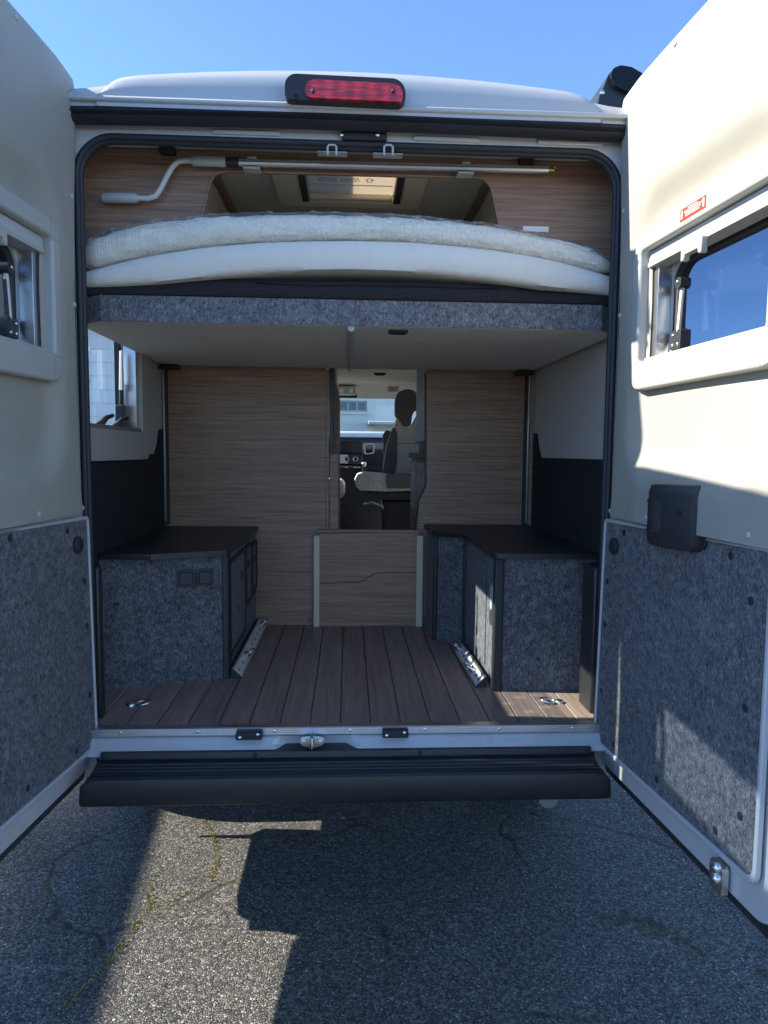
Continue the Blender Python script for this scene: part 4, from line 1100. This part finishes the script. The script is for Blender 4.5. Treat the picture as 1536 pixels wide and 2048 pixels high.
p = PZ(1118, 1405, FZ); d_ring((p.x, p.y, FZ), rad(180), 'steel lashing ring on the sunlit right corner of the floor')

# ------------------------------------------------------------------ beyond the doorway: bathroom door, kitchen, cab
bdn = Th('bathroom_door', 'narrow walnut washroom door with steel knob inside the doorway', 'door', (-.07, 1.6, FZ))
def qd(px, py): p = PY(px, py, 1.55); return (p.x, p.z)
bdn(plate('leaf', 'walnut', None, [qd(659, 1062), qd(680, 1062), qd(680, 800), qd(676, 778), qd(668, 758), qd(662, 735), qd(659, 735)], [], 1.55, 1.57, lambda a, b, d: (a, d, b)))
bdn.mb(MB().box((-.11, 1.57, FZ), (-.085, 2.4, 2.1)), 'side_leaf', 'walnut')
p = PY(660, 889, 1.548); bdn.mb(MB().tube([p, p+Vector((.006, -.02, 0)), p+Vector((.010, -.03, 0)), p+Vector((.012, -.036, 0))], [.006, .006, .012, .010], 12), 'knob', 'zinc', 50)
kt = Th('kitchen_block', 'kitchen block with dark worktop just inside the doorway on the right', 'cabinet', (.6, 1.8, FZ))
kt.box('carcass', 'walnut', (.395, 1.34, FZ), (.86, 2.25, 1.425), .002)
kt.box('worktop', 'black_laminate', (.375, 1.335, 1.426), (.87, 2.28, 1.462), .003)
kt.box('drawer_front', 'grey_plastic', (.386, 1.36, 1.12), (.3945, 2.24, 1.405), .002)
kt.box('drawer_front', 'walnut', (.386, 1.36, .66), (.3945, 2.24, 1.11), .002)
for yy in (1.55, 1.85): kt.mb(MB().disc((.386, yy, 1.35), (-1, 0, 0), .012, .006, 14), 'push_lock', 'zinc', 40)
ut = Th('tall_unit', 'pale tall unit edge standing on the kitchen worktop', 'cabinet', (.6, 1.7, 1.463))
ut.box('carcass', 'grey_plastic', (.382, 1.36, 1.52), (.86, 1.9, 2.3), .004)
ut.box('foot', 'black_laminate', (.40, 1.38, 1.4625), (.84, 1.88, 1.519))
# seats
def blob(name, mat, pts_fn, nu, nv, smooth=70):
    m = MB(); m.rings([[pts_fn(i/(nu-1), 2*math.pi*j/nv) for j in range(nv)] for i in range(nu)]); return m.obj(name, mat, None, smooth)
def superell(a, e): c, s_ = math.cos(a), math.sin(a); return math.copysign(abs(c)**e, c), math.copysign(abs(s_)**e, s_)
SX, SY = .52, 4.05
st = Th('passenger_seat', 'swivelled cab seat with quilted grey back and dark headrest', 'seat', (SX, SY, FZ))
zc_ = PY(860, 950, SY).z; zt_ = PY(810, 779, SY).z
D = SY+2.2
def seat_back(t, a):
    z = zc_-.05+(zt_-.22-zc_+.05)*t; w = .25-.06*t; c, s_ = superell(a, .6)
    return (SX+.10+c*.085+.06*t, SY+s_*w, z)
def spx(px, py, Y=SY): return PY(px, py, Y)
# the back is seen three-quarter on: a slab facing the viewer, the dark bolster on its left
def slab(name, mat, outline, y0_, y1_, bev, rnd=.03):
    lp2 = [(spx(a, b, y0_).x, spx(a, b, y0_).z) for a, b in outline]
    return st(plate(name, mat, None, round_poly(lp2, rnd, 5), [], y0_, y1_, lambda a, b, d: (a, d, b), bevel=bev, seg=5))
slab('backrest', 'seat_quilt', [(790, 950), (792, 880), (790, 850), (796, 832), (806, 845), (818, 856), (826, 850), (834, 832), (870, 820), (880, 880), (880, 950)], SY-.02, SY+.14, .03, .04)
slab('side_bolster', 'seat_dark', [(766, 945), (774, 890), (788, 850), (795, 870), (794, 920), (790, 952)], SY-.03, SY+.16, .03, .04)
slab('headrest', 'seat_dark', [(791, 830), (791, 800), (796, 784), (812, 778), (828, 780), (840, 800), (846, 820), (830, 820), (824, 832), (822, 853), (805, 853), (800, 842)], SY-.03, SY+.12, .025, .05)
slab('cushion', 'seat_quilt', [(710, 962), (716, 950), (730, 946), (800, 951), (870, 951), (870, 980), (770, 983), (720, 981), (712, 972)], SY-.34, SY+.16, .03, .03)
slab('cushion_side', 'seat_dark', [(771, 949), (870, 949), (870, 976), (773, 977)], SY-.36, SY+.10, .02, .02)
slab('cushion_front', 'headliner', [(712, 960), (718, 950), (735, 950), (744, 962), (744, 981), (722, 980), (714, 972)], SY-.35, SY+.05, .02, .02)
slab('swivel_base', 'black_plastic', [(735, 985), (870, 985), (870, 1000), (745, 1000)], SY-.2, SY+.2, .01, .01)
slab('headrest_seam', 'seat_quilt', [(806, 856), (821, 856), (821, 858.5), (806, 858.5)], SY-.024, SY-.0205, 0, .001)
slab('back_seam', 'seat_dark', [(795, 886), (838, 886), (838, 887.2), (795, 887.2)], SY-.024, SY-.0205, 0, .0005)
st.box('pedestal', 'dash', (SX-.22, SY-.15, FZ), (SX+.25, SY+.25, spx(800, 1000).z), .01)
st.mb(MB().tube([spx(728, 1008, SY-.2), spx(745, 1004, SY-.25), spx(762, 1012, SY-.2)], .008, 8), 'swivel_lever', 'aluminium', 60)
slab('arm_rest', 'seat_dark', [(768, 935), (766, 870), (772, 860), (782, 862), (777, 930)], SY+.17, SY+.25, .02, .02)
ds = Th('driver_seat', 'driver seat edge peeping past the washroom door', 'seat', (-.45, 4.1, FZ))
ds.box('cushion', 'seat_quilt', (-.70, 3.9, 1.05), (-.04, 4.4, 1.22), .06, 5)
ds.box('backrest', 'seat_quilt', (-.72, 3.82, 1.20), (-.22, 3.97, 1.85), .05, 5)
ds.box('pedestal', 'dash', (-.65, 3.95, FZ), (-.25, 4.35, 1.0495), .01)
# cab floor and dashboard
van.box('cab_floor', 'grey_plastic', (-.93, 1.43, FZ-.003), (.93, 5.1, FZ+.001))
da = Th('dashboard', 'black cab dashboard with centre screen, air vent and dials', 'dashboard', (0, 5.1, FZ))
DY = 4.95
da.box('body', 'dash', (-.95, DY+.02, .9), (.95, DY+.45, PY(690, 893, DY).z), .05, 4)
da.box('lower_body', 'dash', (-.35, DY+.03, FZ), (.45, DY+.40, 1.10), .03, 3)
a = PY(652, 881, DY-.03); b = PY(725, 906, DY-.03); da.box('screen', 'screen', (a.x, DY-.03, b.z), (b.x, DY-.005, a.z), .006)
a = PY(655, 907, DY-.02); b = PY(726, 930, DY-.02); da.box('console', 'screen', (a.x, DY-.02, b.z), (b.x, DY+.019, a.z), .008)
for px in (693, 711):
    c = PY(px, 918, DY-.022); kn = da.mb(MB().disc(c, (0, -1, 0), .026, .016, 20, .004), 'dial', 'aluminium', 40)
    o = MB().disc(c+Vector((0, -.0205, 0)), (0, -1, 0), .019, .004, 20).obj('dial_face', 'dash', None, 40); keep(o, kn); o.parent = kn; o.matrix_parent_inverse = Matrix()
a = PY(679, 909, DY-.025); b = PY(696, 927, DY-.025); da.box('bright_panel', 'grey_enamel', (a.x, DY-.028, b.z), (b.x, DY-.0205, a.z), .003)
vl = round_poly([tuple(PY(x_, y_, DY).xz) for x_, y_ in ((728, 887), (750, 887), (748, 907), (729, 909))], .02, 4)
da(plate('vent_rim', 'grey_enamel', None, vl, [round_poly([tuple(PY(x_, y_, DY).xz) for x_, y_ in ((730, 889), (748, 889), (746, 905), (731, 907))], .018, 4)], DY-.02, DY+.019, lambda a, b, d: (a, d, b)))
for k in range(4):
    a = PY(730, 891+k*4, DY); da.box('vent_slat', 'dash', (a.x, DY-.01, a.z-.006), (a.x+.085, DY+.012, a.z), .001)
a = PY(680, 932, DY-.04)
da.box('shelf', 'dash', (-.2, DY-.06, a.z-.03), (.3, DY+.0295, a.z), .008)
for px in (693, 710, 718): c = PY(px, 935, DY-.062); da.box('switch', 'grey_enamel', (c.x-.01, DY-.066, c.z-.004), (c.x+.012, DY-.0605, c.z+.004), .001)
c = PY(728, 930, DY-.18); da.mb(MB().tube([c+Vector((0, .1, -.12)), c+Vector((.0, .03, -.04)), c], [.03, .018, .014], 12), 'gear_lever', 'dash', 60)
da.mb(MB().tube([c+Vector((0, .005, -.006)), c+Vector((0, -.01, .014)), c+Vector((0, -.016, .03))], [.022, .03, .018], 12), 'gear_knob', 'zinc', 60)
# headlining of the cab, overhead console with lamp and label
zhl = PY(700, 796, 4.7).z
van.box('cab_headliner', 'headliner', (-.90, 3.3, 2.10), (.90, 4.35, 2.412))
m = MB().add([(-.85, 4.35, 2.10), (.85, 4.35, 2.10), (.80, 4.75, zhl), (-.80, 4.75, zhl), (-.85, 4.35, 2.40), (.85, 4.35, 2.40), (.80, 4.75, zhl+.06), (-.80, 4.75, zhl+.06)], [(0, 1, 2, 3), (4, 5, 6, 7), (0, 4, 5, 1), (1, 5, 6, 2), (2, 6, 7, 3), (3, 7, 4, 0)])
van.mb(m, 'overhead_console', 'headliner')
a = PY(675, 772, 4.4); b = PY(711, 790, 4.4)
la = van.box('dome_lamp', 'grey_plastic', (a.x, 4.38, b.z), (b.x, 4.46, a.z), .01, 3)
for px in (683, 703):
    c = PY(px, 781, 4.379); o = MB().disc(c, (0, -1, 0), .022, .004, 16, .003).obj('lamp_glass', 'sticker_white', None, 40); o.parent = la; o.matrix_parent_inverse = Matrix()
a = PY(775, 772, 4.30); b = PY(798, 784, 4.30)
lab = van.box('airbag_label', 'sticker_white', (a.x, 4.298, b.z), (b.x, 4.302, a.z))
for k in range(3):
    z = a.z-.012-.014*k
    o = box('label_print', 'red_sticker' if k == 0 else 'print_grey', None, (a.x+.010, 4.2965, z-.006), (b.x-.012-.01*k, 4.2978, z)); o.parent = lab; o.matrix_parent_inverse = Matrix()
a = PY(676, 789, 4.66); b = PY(714, 796, 4.66)
van.box('interior_mirror', 'black_plastic', (a.x, 4.64, b.z), (b.x, 4.68, a.z), .008)
# cab front: bonnet, pillars, windscreen
van.box('bonnet', 'paint', (-.92, 5.0, .45), (.92, 5.62, 1.12), .12, 5)
van.box('scuttle', 'dash', (-.9, 5.3, 1.1), (.9, 5.45, 1.22), .03)
for s in (-1, 1):
    van.mb(MB().tube([(s*.93, 5.35, 1.15), (s*.90, 5.0, 1.7), (s*.86, 4.72, zhl+.03)], .045, 10), 'windscreen_pillar', 'paint', 60)
    van.mb(MB().add([(s*1.0, 4.75, .45), (s*1.0, 5.4, .45), (s*.97, 5.4, 1.14), (s*.99, 4.75, 1.45)], [(0, 1, 2, 3)]), 'front_wing', 'paint')
m = MB().hexa([(-.90, 5.36, 1.18), (.90, 5.36, 1.18), (.90, 5.365, 1.18), (-.90, 5.365, 1.18), (-.84, 4.73, zhl+.03), (.84, 4.73, zhl+.03), (.84, 4.735, zhl+.03), (-.84, 4.735, zhl+.03)])
van.mb(m, 'windscreen', 'windshield')

# ------------------------------------------------------------------ awning on the right edge of the roof
aw = Th('awning', 'dark anthracite awning cassette mounted along the right roof edge', 'awning', (.95, 1.8, 2.5))
AY = .26
ao = [(1199, 206), (1203, 185), (1213, 165), (1222, 140), (1240, 128), (1262, 132), (1296, 152), (1320, 180), (1310, 206)]
al = round_poly([tuple(PY(a, b, AY).xz) for a, b in ao], [.005, .01, .01, .04, .04, .06, .05, .03, .01], 6)
aw(plate('cassette', 'black_laminate', None, al, [], AY+.02, 3.6, lambda a, b, d: (a, d, b), smooth=50))
ca = round_poly([tuple(PY(a, b, AY).xz) for a, b in ((1221, 150), (1226, 136), (1242, 130), (1264, 134), (1298, 154), (1318, 182), (1262, 186), (1232, 172))], .03, 5)
aw(plate('end_cap', 'screen', None, ca, [], AY, AY+.03, lambda a, b, d: (a, d, b), bevel=.006, seg=3))
aw.mb(MB().disc(PY(1204, 185, AY+.018), (0, -1, 0), .008, .004, 12, .002), 'screw', 'zinc', 40)
for yy in (.5, 2.0, 3.3): aw.box('bracket', 'aluminium', (.80, yy, 2.44), (.875, yy+.12, 2.53), .004)

# ------------------------------------------------------------------ outside: neighbour, house, parked car, fence, hedge
nb = Th('motorhome', 'white coachbuilt motorhome parked alongside to the left', 'motorhome', (-5.9, .5, 0))
NX = -4.77
pr = round_poly([(-4.2, .45), (3.2, .45), (3.6, .9), (3.9, 1.1), (2.9, 2.1), (2.6, 2.72), (-4.2, 2.72)], [.05, .1, .2, .2, .3, .3, .15], 5)
nb(plate('body', 'motorhome_white', None, pr, [], NX-2.2, NX, lambda a, b, d: (d, a, b), bevel=.08, seg=4))
for (a, b, c, e) in ((-3.4, 1.4, -2.2, 1.95), (-1.2, 1.4, -.2, 1.95), (1.0, 1.4, 2.0, 1.9)):
    nb(plate('window', 'window_dark', None, rrect(a, b, c, e, .08, 5), [], NX, NX+.02, lambda a, b, d: (d, a, b), bevel=.006))
nb(plate('skirt', 'print_grey', None, rrect(-4.1, .25, 3.1, .449, .02, 3), [], NX-2.1, NX-.05, lambda a, b, d: (d, a, b)))
for yy in (-2.4, 2.3):
    for xx in (NX-.25, NX-1.95):
        w = nb(MB().tube([(xx-.1, yy, .33), (xx-.09, yy, .33), (xx+.09, yy, .33), (xx+.1, yy, .33)], [.26, .33, .33, .26], 24).obj('wheel', 'tyre', None, 40))

hs = Th('house', 'pale rendered house standing ahead of the van', 'house', (2, 27, 0))
HYY = 24.0
def hq(px, py): p = PY(px, py, HYY); return p
wins = []
a = hq(676, 796); b = hq(734, 819); wins.append((a.x, b.z, b.x, a.z))
for dx in (-6.5, -3.2, 3.6, 7.2): wins.append((a.x+dx, b.z, b.x+dx, a.z))
hl = [[(x0_, z0_), (x1_, z0_), (x1_, z1_), (x0_, z1_)] for x0_, z0_, x1_, z1_ in wins]
hs(plate('wall', 'wall_render', None, [(-11, 0), (12, 0), (12, 6.2), (-11, 6.2)], hl, HYY, HYY+.3, lambda a, b, d: (a, d, b)))
hs.box('core', 'wall_render', (-10.9, HYY+.31, 0), (11.9, HYY+8, 6.15))
for (x0_, z0_, x1_, z1_) in wins:
    w = hs(plate('window', 'white_plastic', None, [(x0_+.002, z0_+.002), (x1_-.002, z0_+.002), (x1_-.002, z1_-.002), (x0_+.002, z1_-.002)], [rrect(x0_+.06+i*(x1_-x0_-.06)/3, z0_+.06, x0_+(i+1)*(x1_-x0_-.06)/3, z1_-.06, .005, 1) for i in range(3)], HYY+.06, HYY+.12, lambda a, b, d: (a, d, b)))
    o = box('pane', 'window_dark', None, (x0_+.01, HYY+.13, z0_+.01), (x1_-.01, HYY+.15, z1_-.01)); o.parent = w; o.matrix_parent_inverse = Matrix()
    o = box('sill', 'wall_render', None, (x0_-.08, HYY-.08, z0_-.09), (x1_+.08, HYY-.001, z0_-.003)); o.parent = w; o.matrix_parent_inverse = Matrix()
a = hq(735, 835); b = hq(792, 847)
cnp = hs.box('door_canopy', 'grey_plastic', (a.x, HYY-1.2, b.z), (b.x+.6, HYY-.001, b.z+.12), .02)
m = MB().add([(-11.5, HYY-.6, 6.1), (12.5, HYY-.6, 6.1), (12.5, HYY+8.6, 6.1), (-11.5, HYY+8.6, 6.1), (-11.5, HYY+4, 8.6), (12.5, HYY+4, 8.6)], [(0, 1, 5, 4), (2, 3, 4, 5), (0, 4, 3), (1, 2, 5), (0, 3, 2, 1)])
hs.mb(m, 'roof', 'roof_tile')

h2 = Th('grey_house', 'grey house with pale blue shutters seen through the left windows', 'house', (-9, 19, 0))
G = 15.0
h2.box('wall', 'motorhome_white', (-15, G, 0), (-4.9, G+8, 4.6))
for k in range(14): h2.box('siding_board', 'motorhome_white', (-14.98, G-.03, .1+k*.32), (-4.92, G-.001, .38+k*.32), .004)
for (x0_, z0_) in ((-7.3, 3.2), (-9.8, 3.2), (-12.6, 3.0)):
    w = h2.box('window', 'window_dark', (x0_, G-.05, z0_), (x0_+1.1, G-.031, z0_+1.0))
    o = box('frame', 'white_plastic', None, (x0_-.06, G-.045, z0_-.06), (x0_+1.16, G-.0305, z0_)); o.parent = w; o.matrix_parent_inverse = Matrix()
m = MB().add([(-15.4, G-.5, 4.5), (-4.5, G-.5, 4.5), (-4.5, G+8.5, 4.5), (-15.4, G+8.5, 4.5), (-15.4, G+4, 6.6), (-4.5, G+4, 6.6)], [(0, 1, 5, 4), (2, 3, 4, 5), (0, 4, 3), (1, 2, 5), (0, 3, 2, 1)])
h2.mb(m, 'roof', 'roof_tile')

# parked car seen through the windscreen
CX, CYY = .25, 8.5
car = Th('parked_car', 'silver car parked nose-on in front of the van', 'car', (CX, CYY, 0))
def ring_at(y, z0_, z1_, w0, w1):
    return [(CX-w0, y, z0_), (CX+w0, y, z0_), (CX+w0, y, z0_+(z1_-z0_)*.55), (CX+w1, y, z1_), (CX-w1, y, z1_), (CX-w0, y, z0_+(z1_-z0_)*.55)]
m = MB().rings([ring_at(CYY-2.1, .35, .75, .75, .65), ring_at(CYY-1.9, .25, .1+.95, .88, .78), ring_at(CYY-.9, .22, 1.22, .92, .84), ring_at(CYY+1.6, .22, 1.24, .92, .86), ring_at(CYY+2.1, .35, 1.12, .85, .75)])
car.mb(m, 'body', 'car_paint', 30, bevel=.05, seg=3)
m = MB().rings([[(CX-w, y, z) for w, z in ((.80, 1.20), (-.80, 1.20))]+[(CX+w, y, z) for w, z in ((t, zz), (-t, zz))] for (y, t, zz) in ((CYY-.95, .78, 1.21), (CYY-.20, .66, 1.76), (CYY+.9, .66, 1.80), (CYY+1.8, .76, 1.10))])
car.mb(m, 'cabin_glass', 'window_dark', 40)
car.box('roof', 'car_paint', (CX-.68, CYY-.28, 1.765), (CX+.68, CYY+1.0, 1.855), .03, 3)
for s in (-1, 1):
    car.mb(MB().tube([(CX+s*.80, CYY-.97, 1.21), (CX+s*.68, CYY-.22, 1.79)], .035, 8), 'roof_pillar', 'car_paint', 60)
    hl2 = car.box('headlight', 'grey_enamel', (CX+s*.55, CYY-2.08, .62), (CX+s*.80, CYY-1.86, .78), .04, 3)
    for yy in (-1.3, 1.3):
        car.mb(MB().tube([(CX+s*.86-.1, CYY+yy, .32), (CX+s*.86+.1, CYY+yy, .32)], .32, 24), 'wheel', 'tyre', 40)
# wire fence and hedge before the house
fe = Th('wire_fence', 'green wire mesh fence along the house plot', 'fence', (0, 19, 0))
FYY = 19.0
for k in range(11): fe.box('post', 'print_grey', (-10+2*k-.03, FYY-.03, 0), (-10+2*k+.03, FYY+.03, 1.85))
m = MB()
for k in range(10): m.tube([(-10, FYY-.035, .2+.17*k), (10, FYY-.035, .2+.17*k)], .006, 4)
for k in range(100): m.tube([(-10+.2*k, FYY-.04, .1), (-10+.2*k, FYY-.04, 1.8)], .005, 4)
o = fe.mb(m, 'wire_mesh', 'print_grey'); o['kind'] = 'stuff'
hg = Th('hedge', 'clipped green hedge behind the wire fence', 'hedge', (1.5, 20.2, 0))
m = MB()
for k in range(9000):
    x_ = random.uniform(-1.5, 5.5); y_ = random.uniform(19.6, 20.8); z_ = random.uniform(.05, 1.45)+.12*noise.noise((x_*1.3, y_, 0))
    a = Vector((random.gauss(0, 1), random.gauss(0, 1), random.gauss(0, 1))).normalized(); b_ = a.orthogonal().normalized()*.05; c_ = a.cross(b_).normalized()*.035; p = Vector((x_, y_, z_))
    m.add([p-b_, p+c_, p+b_, p-c_], [(0, 1, 2, 3)])
o = link('foliage', (lambda me: (me.from_pydata(m.v, [], m.f), me)[1])(bpy.data.meshes.new('foliage')), 'leaf'); hg(o); o['kind'] = 'stuff'
hg.mb(MB().tube([(-1.4, 20.2, .02), (5.4, 20.2, .02)], .05, 6), 'stem', 'under')

for th in (nb, hs, h2, car, fe, hg): th.o.location.z += G0
nb.o.rotation_euler.z = rad(6)
nb.o.location.x -= .31; nb.o.location.y += 3.0

# moss growing out of two cracks in the asphalt, by the left door
random.seed(21)
m = MB()
def moss_line(pix, n_, w_):
    P = [PZ(a, b, G0) for a, b in pix]
    for k in range(n_):
        i = random.randrange(len(P)-1); t = random.random(); p = P[i].lerp(P[i+1], t)
        dens = .5+.5*noise.noise((p.x*14, p.y*14, 4))
        if random.random() > dens*1.25: continue
        p = p+Vector((random.gauss(0, w_), random.gauss(0, w_), 0))
        for q_ in range(3):
            a = random.uniform(0, 6.28); h_ = random.uniform(.003, .009); r_ = random.uniform(.002, .005)
            d_ = Vector((math.cos(a), math.sin(a), 0)); e_ = Vector((-d_.y, d_.x, 0))
            m.add([p-e_*r_*.5, p+e_*r_*.5, p+d_*r_+Vector((0, 0, h_))], [(0, 1, 2)])
moss_line([(408, 1640), (424, 1668), (432, 1690), (438, 1718), (426, 1745), (424, 1765)], 300, .006)
moss_line([(312, 1752), (300, 1790), (304, 1808), (278, 1838), (268, 1862)], 250, .007)
moss_line([(250, 1880), (225, 1915), (205, 1938), (150, 1990), (125, 2030)], 180, .009)
moss_line([(380, 1782), (350, 1800), (310, 1815)], 60, .005)
mo = link('moss', (lambda me: (me.from_pydata(m.v, [], m.f), me)[1])(bpy.data.meshes.new('moss')), 'moss')
mo['kind'] = 'stuff'; tag(mo, 'yellow-green moss sprouting from cracks in the asphalt', 'moss')
